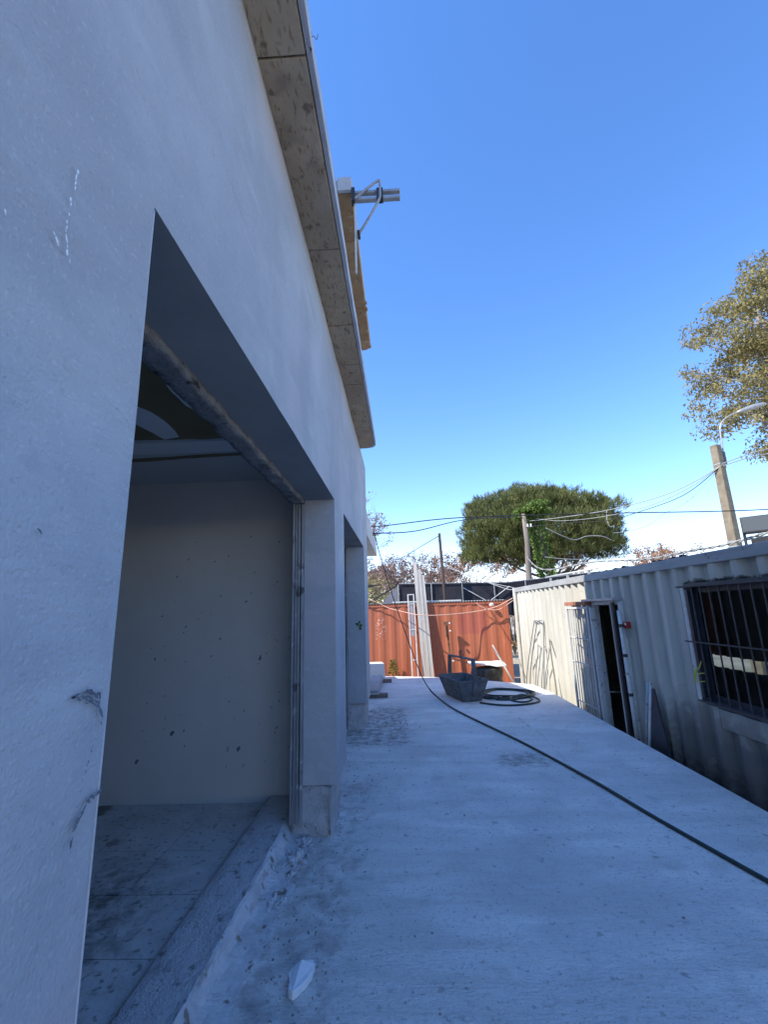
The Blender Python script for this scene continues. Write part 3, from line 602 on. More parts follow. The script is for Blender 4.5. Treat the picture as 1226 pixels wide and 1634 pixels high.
def rot_box(c, ext, rz, rx):
    m3 = Matrix.Translation(c) @ Matrix.Rotation(rz, 4, 'Z') @ Matrix.Rotation(rx, 4, 'X'); mb_ = MB().box((-ext[0], -ext[1], -ext[2]), ext); mb_.v = [tuple(m3 @ Vector(v)) for v in mb_.v]; return mb_
fc = Vector((3.64, 3.93, 2.125)); RZ, RX = math.radians(-38), math.radians(-10)
sub(rot_box(fc, (.125, .028, .075), RZ, RX), 'housing', M['black_metal'], fl_, bevel=.006)
d_ = Matrix.Rotation(RZ, 3, 'Z') @ Matrix.Rotation(RX, 3, 'X') @ Vector((0, -1, 0))
sub(rot_box(fc+d_*.0275, (.112, .003, .063), RZ, RX), 'lens', mat('lens_grey', (.09, .10, .11), rough=.2), fl_)
sub(MB().bar((3.55, 4.0, 2.06), (3.55, 4.0, CZ1), .03, .006, up=(1, 0, 0)).bar((3.74, 3.86, 2.06), (3.74, 3.86, CZ1), .03, .006, up=(1, 0, 0)), 'yoke', M['black_metal'], fl_)
sub(MB().box((3.50, 3.6, CZ1-.012), (3.72, 3.88, 1.995)), 'base_box', M['black_metal'], fl_, bevel=.008)

# red container
rc = tag(empty('red_container', (.1, 12.6, -.7)), 'brick-red corrugated shipping container closing the end of the yard', 'container')
RX0, RX1, RY0, RY1, RT = -2.95, 3.14, 11.4, 13.8, 1.64
sub(corrugate(MB(), RX0+.1, RX1-.1, -.56, RT-.08, [], lambda s, d, z: (s, RY0+.012+d*.25, z)), 'side_panel', M['red'], rc)
sub(corrugate(MB(), RX0+.1, RX1-.1, -.56, RT-.08, [], lambda s, d, z: (s, RY1-.012-d, z)), 'side_panel', M['red'], rc)
for x in (RX0, RX1-.1):
    sub(MB().box((x, RY0+.1, -.6), (x+.1, RY1-.1, RT-.02)), 'end_panel', M['red'], rc)
    for y in (RY0, RY1-.1): sub(MB().box((x, y, -.7), (x+.1, y+.1, RT)), 'corner_post', M['red'], rc, bevel=.006)
for y in (RY0, RY1-.06):
    sub(MB().box((RX0+.1, y+.004, RT-.08), (RX1-.1, y+.06, RT-.012)), 'top_rail', M['red'], rc, bevel=.004)
    sub(MB().box((RX0+.1, y, -.7), (RX1-.1, y+.06, -.56)), 'bottom_rail', M['red'], rc)
rf = MB(); k = 0; x = RX0+.02
while x < RX1-.06:   # corrugated roof sheets overhanging the front rail
    w_ = .035; rf.add([(x, RY0-.012, RT), (x+w_*.5, RY0-.012, RT+.018), (x+w_, RY0-.012, RT+.018), (x+w_*1.6, RY0-.012, RT), (x+w_*2, RY0-.012, RT), (x, RY1, RT), (x+w_*.5, RY1, RT+.018), (x+w_, RY1, RT+.018), (x+w_*1.6, RY1, RT), (x+w_*2, RY1, RT)], [(i, i+1, i+6, i+5) for i in range(4)]); x += w_*2
ro = sub(rf, 'roof', M['wrail'], rc); ro.modifiers.new('s', 'SOLIDIFY').thickness = .006

# shade netting behind
sn = tag(empty('shade_net', (1.8, 14.6, -.7)), 'black shade-cloth enclosure on pale posts behind the red container', 'shade net')
sub(MB().add([(.43, 14.3, 1.2), (3.9, 14.3, 1.2), (3.9, 14.3, 2.22), (3.2, 14.3, 2.25), (.43, 14.3, 2.30), (.43, 17, 1.2), (3.9, 17, 1.2), (3.9, 17, 2.22), (3.2, 17, 2.25), (.43, 17, 2.3)],
    [(0, 1, 2, 3, 4), (9, 8, 7, 6, 5), (4, 3, 8, 9), (3, 2, 7, 8), (1, 6, 7, 2)]), 'net_panel', M['net'], sn)
sub(MB().add([(.43, 14.31, 2.30), (-1.3, 14.31, 1.35), (-1.3, 15.5, 1.35), (.43, 15.5, 2.3)], [(0, 1, 2, 3)]), 'net_panel', M['netlight'], sn)
sub(MB().add([(.42, 14.305, 2.27), (-.35, 14.305, 1.5), (-.35, 14.305, 1.2), (.42, 14.305, 1.2)], [(0, 1, 2, 3)]), 'net_panel', M['netlight'], sn)
sub(MB().add([(3.92, 14.4, 1.2), (7.0, 14.9, 1.2), (7.0, 14.9, 2.5), (3.92, 14.4, 2.25)], [(0, 1, 2, 3)]), 'net_panel', M['net'], sn)
sub(MB().add([(-3.5, 14.6, 2.3), (-.1, 14.6, 2.30), (-1.2, 14.6, 2.1), (-3.5, 14.6, 1.95)], [(0, 1, 2, 3)]), 'net_panel', M['net'], sn)
for x in (.40, 1.45, 2.42, 3.42, 4.4, 5.4): sub(MB().tube([(x, 14.26, -.7), (x, 14.26, 2.26)], .016, 6), 'post', M['grey_metal'], sn)
sub(MB().tube([(.43, 14.27, 2.29), (3.9, 14.27, 2.22), (7, 14.8, 2.5)], .014, 6), 'top_pipe', M['grey_metal'], sn)
sub(MB().tube([(2.45, 14.26, 2.1), (3.1, 14.24, 1.7)], .012, 6).tube([(3.9, 14.24, 2.1), (3.3, 14.24, 1.7)], .012, 6), 'brace', M['white_metal'], sn)
tag(MB().box((.25, 11.5, RT+.022), (2.0, 11.62, RT+.05)).build('roof_batten', M['white_metal']), 'thin white batten lying along the red container roof edge', 'batten')

# ---------------------------------------------------------------- things at the end of the deck
def plank(x0, x1, w_, top, lab, dy):
    o = MB().bar((x1, 11.22+dy, -.70), (x0, 11.36+dy, top), w_, .035, up=(0, -1, 0)).build('plank', M['wood'], bevel=.003)
    tag(o, lab, 'plank', 'planks leaning on the red container')
plank(.868, 1.0, .085, 2.66, 'tallest narrow plank leaning on the red container, left of the three', 0)
plank(.965, 1.095, .09, 2.47, 'middle plank of three leaning on the red container, shorter than the left one', .0)
plank(1.045, 1.19, .085, 2.32, 'shortest plank of three leaning on the red container, at the right', .005)
ld = tag(empty('ladder_frame', (.75, 11.2, -.7)), 'narrow white metal ladder frame leaning on the red container left of the planks', 'ladder')
for x0_, x1_ in ((.655, .69), (.80, .825)): sub(MB().bar((x1_, 11.1, -.70), (x0_, 11.34, 1.86), .028, .02, up=(0, 1, 0)), 'rail', M['white_metal'], ld)
for z, y in ((1.85, 11.335), (1.62, 11.315), (1.0, 11.26), (.3, 11.19)): sub(MB().box((.675, y-.01, z-.012), (.80, y+.01, z+.012)), 'rung', M['white_metal'], ld)
sub(MB().bar((.735, 11.25, .85), (.73, 11.32, 1.6), .08, .006, up=(0, 1, 0)), 'mesh_plate', M['grey_metal'], ld)
lump('latch', (.02, 0, 0), .001, M['white_metal'], ld, 1, (1, 1, 1), .1, 1).location = (-.01, .05, 1.0)
rp2 = tag(empty('rusty_post', (1.62, 11.25, -.7)), 'slim rusty post with a small bracket head standing before the red container', 'post')
sub(MB().bar((1.66, 11.24, -.70), (1.575, 11.27, 1.14), .045, .03, up=(0, 1, 0)), 'pole', M['rust'], rp2)
sub(MB().box((1.50, 11.22, 1.08), (1.62, 11.26, 1.17)).box((1.535, 11.22, .8), (1.56, 11.25, 1.08)), 'bracket', M['rust'], rp2)
for x, z in ((1.63, 1.13), (1.635, .95), (1.665, .25)): sub(MB().box((x-.008, 11.20, z-.015), (x+.03, 11.24, z+.015)), 'insulator', M['plastic_white'], rp2, bevel=.004)
# white sloped box and board stack by the annex
tag(MB().hexa([(-.7, 10.25, .002), (.075, 10.25, .002), (.06, 10.6, .002), (-.7, 10.6, .002)], [(-.7, 10.27, .345), (.06, 10.27, .345), (-.02, 10.6, .345), (-.7, 10.6, .345)]).build('white_box', M['plastic_white'], bevel=.008), 'bright white sunlit box at the far left corner of the deck', 'box')
for y, x, lab in ((8.22, .19, 'dark timber bearer under the near end of the pale boards'), (9.85, .22, 'dark timber bearer under the far end of the pale boards')):
    tag(MB().box((-.20, y, .004), (x, y+.13, .065)).build('timber_bearer', M['wood_dark'], bevel=.004), lab, 'timber', 'bearers under the board stack')
for k, (xe, y0_, y1_, zz) in enumerate(((.04, 8.20, 10.1, .067), (.015, 8.28, 10.15, .10))):
    tag(sheet('board', lambda u, v: (-.20+u*(xe+.20), y0_+v*(y1_-y0_), zz+.02+.004*nz(u*3, v*3, k)), 6, 20, M['sheet']), ('lower', 'upper')[k]+' pale weathered board of the stack by the annex wall', 'board', 'boards stacked by the annex')
    bpy.context.scene.objects['board' if k == 0 else 'board.001'].modifiers.new('s', 'SOLIDIFY').thickness = .022
# rubble bag with warped white sheet
def bag_pt(u, v):
    a = 2*PI*u; r = .38*(1-.12*v)*(1+.10*nz(math.cos(a)*3, math.sin(a)*3, v*5)+.06*nz(math.cos(a)*9, math.sin(a)*9, v*11)); 
    if v > .98: r *= .5
    return (2.35+r*math.cos(a)*1.02, 10.62+r*math.sin(a)*.6, -.70+.88*min(v, 1))
bag = sheet('rubble_bag', bag_pt, 60, 26, M['black_plastic'], smooth=True); tag(bag, 'bulging black plastic rubble bag below the white warped sheet', 'bag')
ws = sheet('warped_sheet', lambda u, v: (1.97+u*.80, 10.40+v*.46, .215+.03*math.sin(u*5+.5)*(1-v)+.02*nz(u*4, v*3)+.03*v), 24, 12, M['plastic_white'], smooth=True)
ws.modifiers.new('s', 'SOLIDIFY').thickness = .022; tag(ws, 'warped white sheet lying on the black rubble bag', 'sheet')
tag(MB().tube([(3.17, 10.45, -.70), (2.46, 10.30, .66)], [.022, .02], 8).build('wooden_rod', M['wood'], smooth=True), 'pale wooden tool handle leaning between the rubble bag and the white container', 'handle')
# bent bars leaning on the container
def hoop(pts, r, lab):
    tag(MB().tube(spline(pts, 6), r, 8).build('bent_bar', M['grey_metal'], smooth=True), lab, 'metal bar', 'bent bars leaning on the container')
xt = X0-.012
hoop([(3.10, 10.5, -.70), (3.15, 10.15, .2), (xt, 9.68, 1.10), (xt, 9.62, 1.17), (xt, 9.45, 1.19), (xt, 9.30, 1.18)], .011, 'tall bent bar leaning at the far left of the white container, hook to the right')
hoop([(3.12, 10.2, -.70), (3.16, 9.95, .2), (xt, 9.50, 1.08), (xt, 9.43, 1.15), (xt, 9.25, 1.19), (xt, 9.1, 1.19), (xt, 9.04, 1.12), (3.2, 9.08, .5), (3.12, 9.25, -.70)], .013, 'tall inverted-U bar leaning on the sunlit container')
hoop([(3.12, 9.75, -.70), (3.17, 9.70, 0), (xt, 9.55, .62), (xt, 9.52, .70), (xt, 9.42, .68), (xt, 9.38, .60), (3.15, 9.55, -.1), (3.10, 9.6, -.70)], .010, 'short narrow bent bar under the tall one, at the left')
hoop([(3.12, 9.45, -.70), (3.17, 9.30, 0), (xt, 9.17, .62), (xt, 9.14, .70), (xt, 9.06, .69), (xt, 9.04, .62)], .010, 'short hooked bar inside the inverted-U bar')
hoop([(3.12, 9.2, -.70), (3.17, 9.05, .1), (xt, 8.86, .60), (xt, 8.82, .70), (xt, 8.78, .68)], .010, 'short hooked bar right of the inverted-U bar')
tag(MB().tube(spline([(3.12, 8.35, -.70), (3.17, 8.45, 0), (3.2, 8.62, .55), (xt, 8.75, .86)], 5), [.012]*16, 7).build('leaning_stick', M['wood_dark'], smooth=True), 'thin dark stick leaning on the sunlit container right of the bent bars', 'stick')
# pipes and dark sheet near the doorway
tag(MB().tube([(3.13, 5.66, -.70), (xt-.01, 5.39, .61)], .018, 8).build('leaning_pipe', M['grey_metal'], smooth=True), 'grey pipe leaning on the container, nearer the doorway', 'pipe', 'pipes leaning by the doorway')
tag(MB().tube([(3.13, 5.58, -.70), (xt-.01, 5.335, .62)], .016, 8).build('leaning_pipe', M['white_metal'], smooth=True), 'paler grey pipe leaning on the container next to the dark sheet', 'pipe', 'pipes leaning by the doorway')
tag(MB().hexa([(3.12, 5.52, -.70), (3.135, 5.52, -.70), (3.135, 4.85, -.70), (3.12, 4.85, -.70)], [(3.222, 5.32, .56), (3.236, 5.32, .56), (3.236, 5.28, .56), (3.222, 5.28, .56)]).build('dark_sheet', M['darkframe']), 'dark pointed sheet leaning on the container behind the pipes', 'sheet')

# ---------------------------------------------------------------- mortar tub
tub = tag(empty('mortar_tub', (1.43, 8.15, 0), 0), 'black steel mortar tub with an upright lifting bail on the deck', 'tub')
ax = Vector((-.30, 1, 0)).normalized(); sx_ = Vector((ax.y, -ax.x, 0))
def tp_(a, s_, z): p = Vector((1.475, 8.06, 0))+ax*a+sx_*s_; return (p.x, p.y, z)
bo = [(-.36, -.13), (-.36, .20), (.36, .20), (.36, -.13)]; bo = [(a, s_+-.03) for a, s_ in bo]
to = [(-.47, -.255), (-.47, .255), (.47, .255), (.47, -.255)]
B_ = [tp_(a, s_, .01) for a, s_ in bo]; T_ = [tp_(a, s_, .335) for a, s_ in to]; t = .012
Bi = [tp_(a*.95, s_*.93, .03) for a, s_ in bo]; Ti = [tp_(a*.965, s_*.94, .337) for a, s_ in to]
mbt = MB().add(B_+T_+Bi+Ti, [(3, 2, 1, 0)]+[(i, (i+1) % 4, 4+(i+1) % 4, 4+i) for i in range(4)]+[(8, 9, 10, 11)]+[(8+(i+1) % 4, 8+i, 12+i, 12+(i+1) % 4) for i in range(4)]+[(4+i, 4+(i+1) % 4, 12+(i+1) % 4, 12+i) for i in range(4)])
sub(mbt, 'body', M['tub'], tub, bevel=.006)
rim = MB(); Tr = [tp_(a*1.01, s_*1.02, .332) for a, s_ in to]
for i in range(4): rim.bar(Tr[i], Tr[(i+1) % 4], .022, .018)
sub(rim, 'rim', M['tub'], tub, bevel=.003)
bail = MB(); bn = tp_(-.405, .02, .10); bt = tp_(-.49, .02, .36); b2_ = tp_(-.44, .02, .66); b3 = tp_(.44, -.02, .66); b4 = tp_(.49, -.02, .36); b5 = tp_(.42, -.02, .10)
for a, c in ((bn, bt), (bt, b2_), (b2_, b3), (b3, b4), (b4, b5)): bail.bar(a, c, .07, .022, up=ax if a != b2_ else (0, 0, 1))
sub(bail, 'bail', M['tub'], tub, bevel=.004)
rg = MB(); cc = Vector(tp_(0, 0, .715)); rg.tube([cc+sx_*.0+ax*.05*math.cos(a)+Vector((0, 0, .06*math.sin(a))) for a in [2*PI*k/18 for k in range(19)]], .008, 6)
sub(rg, 'lifting_ring', M['black_metal'], tub, smooth=True)
sub(MB().add([tp_(-.42, -.22, .20), tp_(-.42, .20, .20), tp_(.42, .20, .19), tp_(.42, -.22, .19)], [(0, 1, 2, 3)]), 'mortar_residue', M['mortar'], tub)

# ---------------------------------------------------------------- hose, coil, ropes, cables
tag(MB().tube(spline([(.0, 8.47, 2.90), (.011, 8.5, 2.968), (.10, 8.45, 2.59), (.261, 8.4, 1.989), (.47, 8.35, 1.30), (.669, 8.3, .697), (.795, 8.25, .35), (.92, 8.15, .136), (1.05, 8.0, .025), (1.187, 7.3, .014), (1.363, 6.68, .014), (1.636, 5.86, .014), (1.832, 5.23, .014), (2.084, 4.256, .014), (2.226, 3.563, .014), (2.405, 2.835, .014), (2.6, 2.1, .014), (2.75, 1.2, .014), (2.9, .2, .014)], 10), [.0085]*70+[.0125]*111, 8).build('hose', M['hose'], smooth=True), 'dark green hose hanging from the annex eave and running across the deck', 'hose')
cp = [(1.78, 8.05)]
def ell(cx, cy, rx, ry, a0, a1, n, jt=.02, rot=0):
    for k in range(n+1):
        a = a0+(a1-a0)*k/n; x, y = rx*math.cos(a), ry*math.sin(a); cp.append((cx+x*math.cos(rot)-y*math.sin(rot)+random.uniform(-jt, jt), cy+x*math.sin(rot)+y*math.cos(rot)+random.uniform(-jt, jt)))
cp += [(1.9, 8.0), (2.1, 7.95)]
for k in range(4): ell(2.24+random.uniform(-.06, .06), 8.30+random.uniform(-.1, .1), .44+random.uniform(-.06, .06), .42+random.uniform(-.1, .12), -PI/2, 3*PI/2, 14, .02, -.5)
ell(2.38, 7.80, .17, .26, PI/2, -3*PI/2, 12, .01, -.3)
cp += [(2.58, 7.9), (2.63, 7.62), (2.45, 7.42), (2.2, 7.33), (1.95, 7.36), (1.75, 7.50), (1.68, 7.58)]
zc = []
for i, (x, y) in enumerate(cp):
    h = .016
    for q in cp[:max(0, i-3)]:
        if math.hypot(q[0]-x, q[1]-y) < .05: h += .014
    zc.append((x, y, min(h, .06)))
tag(MB().tube(spline(zc, 5), .0135, 8).build('hose_coil', M['hose'], smooth=True), 'loosely coiled dark green hose beside the mortar tub', 'hose')
def wire_(pts, r, name, m, lab, cat='cable', n=8, grp=None):
    tag(MB().tube(spline(pts, n), r, 6).build(name, M[m], smooth=True), lab, cat, grp)
wire_([(-1.2, 11.33, 1.95), (-.27, 11.3, 1.74), (.16, 11.28, 1.54), (.62, 11.1, 1.41), (.9, 10.98, 1.35), (1.38, 11.0, 1.33), (2.15, 11.25, 1.37), (2.77, 11.28, 1.47), (3.22, 11.2, 1.68)], .010, 'rope', 'rope', 'long peach rope sagging across the red container', 'rope')
wire_([(2.35, 11.32, 1.60), (2.42, 11.3, 1.52), (2.61, 11.28, 1.43), (2.84, 11.28, 1.41), (3.0, 11.28, 1.48), (3.22, 11.2, 1.62)], .009, 'rope', 'rope', 'short peach rope loop near the container corner', 'rope')
tag(lump('rope_weight', (2.72, 11.33, 1.54), .05, M['plastic_white'], None, 4, (1.2, .8, .9), .4, 2), 'small white clip on the red container by the short rope', 'clip')
wire_([(-14, 12, 4.6), (-3, 12, 3.76), (-.27, 12, 3.74), (2.19, 12, 3.9), (6.3, 12, 3.86), (10.39, 12, 3.8), (16, 12, 3.95), (26, 12, 4.6)], .014, 'overhead_cable', 'cable', 'straight black overhead cable crossing the whole sky', grp='overhead cables')
wire_([(.0, 8.47, 2.95), (.9, 10.4, 3.3), (2.29, 12.5, 3.92), (4.0, 15.0, 4.45), (5.62, 18, 4.98)], .012, 'overhead_cable', 'cable', 'black cable from the annex eave to the wooden pole', grp='overhead cables')
wire_([(1.76, 13.5, 3.68), (1.2, 15.5, 3.60), (.6, 18, 3.55), (.3, 22, 3.9), (-.4, 30, 4.8)], .012, 'overhead_cable', 'cable', 'thin cable from the brown leaning pole down to the left', grp='overhead cables')
PT = (10.25, 13.05, 5.42)
wire_([PT, (9.6, 13.6, 5.02), (8.9, 14.4, 4.78), (8.0, 16, 4.75), (6.8, 17.4, 4.82), (5.85, 18, 4.85)], .014, 'service_cable', 'gcable', 'grey cable from the concrete pole to the wooden pole, uppermost of the bundle', grp='cables at the concrete pole')
wire_([PT, (9.5, 13.6, 4.88), (8.7, 14.6, 4.55), (7.8, 16.2, 4.55), (6.8, 17.4, 4.7), (6.1, 18, 4.95)], .012, 'service_cable', 'gcable', 'grey cable of the pole bundle, sagging a little lower than the top one', grp='cables at the concrete pole')
wire_([PT, (9.45, 13.7, 4.72), (8.6, 14.6, 4.43), (7.9, 15.8, 4.35), (7.3, 16.8, 4.5), (5.75, 18, 4.62)], .012, 'service_cable', 'cable', 'dark cable of the pole bundle, lowest of the three', grp='cables at the concrete pole')
wire_([PT, (9.6, 13.8, 4.55), (8.85, 14, 4.17), (8.42, 14, 3.88), (7.9, 14.1, 3.70), (7.4, 14.4, 3.68)], .007, 'loose_wire', 'gcable', 'thin loose wire drooping from the concrete pole in front of the pine')
wire_([(6.3, 17.5, 4.45), (7.0, 17.6, 4.10), (7.5, 17.8, 3.98), (8.0, 17.9, 4.12), (8.6, 17.9, 4.10), (9.0, 18, 3.95)], .016, 'loose_wire', 'gcable', 'pale wavy wire hanging across the middle of the pine crown')
wire_([(8.90, 17.8, 5.1), (8.86, 17.8, 4.7), (8.95, 17.8, 4.45), (9.1, 17.8, 4.5)], .014, 'loose_wire', 'gcable', 'short pale wire loop hanging at the right of the pine')
wire_([(6.3, 18, 3.36), (7.2, 18, 3.24), (8.5, 18, 3.2), (9.8, 18, 3.3)], .014, 'overhead_cable', 'gcable', 'pale cable passing low behind the ivy trunk', grp='overhead cables')
wire_([(10.25, 13.05, 5.45), (11.2, 13.1, 5.75), (12.4, 13.3, 6.05), (16, 14, 7)], .014, 'service_cable', 'gcable', 'upper cable leaving the concrete pole to the right', grp='cables at the concrete pole')
wire_([(10.25, 13.05, 5.38), (11.2, 13.1, 5.64), (12.4, 13.3, 5.85), (16, 14, 6.5)], .014, 'service_cable', 'gcable', 'lower cable leaving the concrete pole to the right', grp='cables at the concrete pole')
tw = [Vector(p) for p in spline([(3.56, 1.2, 2.18), (3.58, 3.0, 2.06), (3.6, 3.81, 2.03), (3.6, 4.31, 2.0), (3.6, 4.87, 2.01), (3.6, 5.61, 2.01), (3.6, 6.39, 2.07), (3.55, 7.3, 2.14), (3.4, 9.2, 2.2), (4.5, 14, 2.9), (5.62, 18, 3.4)], 14)]
for q in range(2):
    mbw = MB(); mbw.tube([p+Vector((.009*math.cos(i*.9+q*PI), 0, .009*math.sin(i*.9+q*PI))) for i, p in enumerate(tw)], .008, 5)
    if q == 0: tws = mbw
    else: tws.add(mbw.v, mbw.f)
tag(tws.build('twisted_cable', M['gcable'], smooth=True), 'twisted grey cable running just above the white container roof', 'cable')
wire_([(3.27, 11.2, 1.93), (2.9, 12, 2.1), (2.5, 13, 2.35), (1.9, 15.5, 3.1), (1.7, 17, 3.7)], .009, 'guy_wire', 'gcable', 'pale guy wire rising left from the container corner past the net')
wire_([(3.27, 11.2, 1.90), (3.4, 12.5, 1.95), (3.0, 14.0, 2.3), (2.2, 16, 2.9)], .012, 'guy_wire', 'gcable', 'second pale wire from the container corner over the black net')

# ---------------------------------------------------------------- poles
cpole = tag(empty('utility_pole', (10.25, 13.2, -.7)), 'square concrete utility pole with a street lamp arm behind the container', 'utility pole')
def sq(cx, cy, r, a): return [(cx+r*math.cos(a+k*PI/2), cy+r*math.sin(a+k*PI/2)) for k in range(4)]
A_ = math.radians(65); lo = sq(10.25, 13.2, .205, A_); hi = sq(10.25, 13.2, .15, A_)
sub(MB().hexa([(x, y, -.7) for x, y in lo], [(x, y, 6.08) for x, y in hi]), 'shaft', M['conc_pole'], cpole, bevel=.02)
sub(MB().tube(spline([(10.43, 13.2, 5.35), (10.46, 13.2, 6.0), (10.50, 13.2, 6.6), (10.62, 13.2, 6.85), (10.85, 13.2, 7.02), (11.15, 13.2, 7.14)], 6), .022, 8), 'lamp_arm', M['grey_metal'], cpole, smooth=True)
sub(MB().tube([(10.43, 13.2, 5.45), (10.43, 13.2, 5.85)], .06, 8), 'arm_clamp', M['black_metal'], cpole)
sub(MB().tube([(11.10, 13.2, 7.12), (11.25, 13.2, 7.17), (11.6, 13.2, 7.27), (11.95, 13.2, 7.36), (12.05, 13.2, 7.38)], [.03, .06, .085, .06, .02], 10), 'lamp_head', M['grey_metal'], cpole, smooth=True)
for z in (2.95, 3.1, 5.45): sub(MB().prism(sq(10.25, 13.2, .205 if z < 4 else .165, A_), z, z+.03), 'band', M['grey_metal'], cpole)
wp = tag(empty('wooden_pole', (5.6, 18, -.7)), 'weathered wooden pole standing left of the ivy covered trunk', 'utility pole')
sub(MB().tube([(5.56, 18, -.7), (5.58, 18, 2.5), (5.66, 18, 4.0), (5.62, 18, 5.15)], [.13, .12, .1, .085], 10), 'shaft', M['polewood'], wp, smooth=True)
sub(MB().tube([(5.62, 17.9, 4.6), (5.95, 17.9, 4.6)], .02, 6), 'crossbar', M['grey_metal'], wp)
for k, x in enumerate((5.72, 5.85)): sub(MB().tube([(x, 17.9, 4.6), (x, 17.9, 4.72)], .03, 6), 'insulator', M['plastic_white'], wp)
tag(MB().tube([(1.86, 13.95, -.7), (1.82, 13.92, 1.86), (1.765, 13.9, 3.80)], [.06, .05, .042], 8).build('brown_pole', M['brownpole'], smooth=True), 'dark brown pole rising behind the red container', 'pole')

# ---------------------------------------------------------------- vegetation
def leaves(name, centers, dirs, L_, W_, m, parent=None, bend=.15):
    n = len(centers); c = np.array(centers, dtype=np.float32); d = np.array(dirs, dtype=np.float32)
    d /= np.linalg.norm(d, axis=1)[:, None]+1e-9
    rv = np.random.RandomState(n).normal(size=(n, 3)).astype(np.float32); s_ = np.cross(d, rv); s_ /= np.linalg.norm(s_, axis=1)[:, None]+1e-9
    Ls = (L_*np.random.RandomState(n+1).uniform(.6, 1.3, n))[:, None].astype(np.float32); Ws = (W_*np.random.RandomState(n+2).uniform(.6, 1.3, n))[:, None].astype(np.float32)
    v = np.empty((n, 4, 3), np.float32); v[:, 0] = c; v[:, 1] = c+d*Ls*.45+s_*Ws*.5; v[:, 2] = c+d*Ls; v[:, 3] = c+d*Ls*.45-s_*Ws*.5
    me = bpy.data.meshes.new(name); me.vertices.add(n*4); me.vertices.foreach_set('co', v.ravel()); me.loops.add(n*4); me.loops.foreach_set('vertex_index', np.arange(n*4, dtype=np.int32))
    me.polygons.add(n); me.polygons.foreach_set('loop_start', np.arange(0, n*4, 4, dtype=np.int32)); me.polygons.foreach_set('loop_total', np.full(n, 4, np.int32)); me.update(); me.validate()
    return link(name, me, m, parent)
def rnd(): return Vector((random.gauss(0, 1), random.gauss(0, 1), random.gauss(0, 1))).normalized()
def loc_(root, pts): L0 = Vector(root.location); return [Vector(p)-L0 for p in pts]
# umbrella pine
pn = tag(empty('pine_tree', (8.9, 25, -.7)), 'broad dark green umbrella pine behind the containers', 'tree')
sub(MB().tube(spline([(9.1, 25, -.7), (9.0, 25, 1.5), (8.8, 25, 3.0), (8.6, 25, 4.5), (8.5, 25, 6.5)], 6), [.36-.011*i for i in range(25)], 10), 'trunk', M['bark'], pn, smooth=True)
lm = MB(); cen, dr = [], []
for k in range(34):
    a = random.uniform(0, 2*PI); r = random.uniform(1.6, 4.2); z0 = random.uniform(2.2, 4.4); p0 = Vector((8.85, 25, z0)); p3 = Vector((8.35+r*math.cos(a), 25+r*math.sin(a)*.85, 4.0+random.uniform(0, 3.2)*(1-(r/5.2)**2)+.4))
    pm = p0.lerp(p3, .5)+Vector((0, 0, -.3)); pp_ = spline([p0, pm, p3], 5); lm.tube(pp_, [.10-.008*i for i in range(11)], 5)
sub(lm, 'branch', M['bark'], pn)
def pine_pt():
    while True:
        p = rnd(); u = random.random()**.28
        x, y, z = p.x*u, p.y*u, p.z*u
        if z < -.85: continue
        return Vector((8.2+4.4*x, 25+4.0*y, 5.25+(2.65 if z > 0 else 2.65)*z)), p, u
clumps = []
c0 = Vector((8.3, 25, 4.95))
for k in range(400):                       # even shell of tufts over the dome, jittered, with knobbly outline
    zz = 1-1.55*(k+.5)/400; a = k*2.399963; rr_ = math.sqrt(max(0, 1-zz*zz)); n = Vector((rr_*math.cos(a), rr_*math.sin(a), zz))
    u = random.uniform(.84, 1.0)*(1+.16*nz(n.x*2.0, n.z*2.0, n.y*2+8)+.14*nz(n.x*5, n.z*5, n.y*5))
    if nz(n.x*3, n.z*3, n.y*3+2) < -.17: continue
    p = c0+Vector((n.x*4.2*u, n.y*3.8*u, n.z*(2.75 if n.z > 0 else 2.5)*u))
    if p.z < 3.5 and p.x > 8.6 and random.random() < .75: continue
    clumps.append((p, n, random.uniform(.42, .8)))
for k in range(130):
    p, n, u = pine_pt()
    if p.z < 3.6 and p.x > 8.4: continue
    clumps.append((c0+(p-c0)*.7, n, random.uniform(.5, .8)))
for c_, n_, R_ in clumps:
    for k in range(int(40*R_)):
        p = rnd(); p.z = abs(p.z)*.9-.15; q0 = c_+p*R_*random.uniform(.6, 1); axis = (p*.35+n_*.35+Vector((0, 0, .95))+rnd()*.2).normalized(); h = random.uniform(.18, .38)
        for q in range(17):
            cen.append(q0+axis*h*random.random()+rnd()*.05); dr.append(axis*1.0+rnd()*.65)
leaves('needles', loc_(pn, cen), dr, .26, .028, M['pine'], pn)
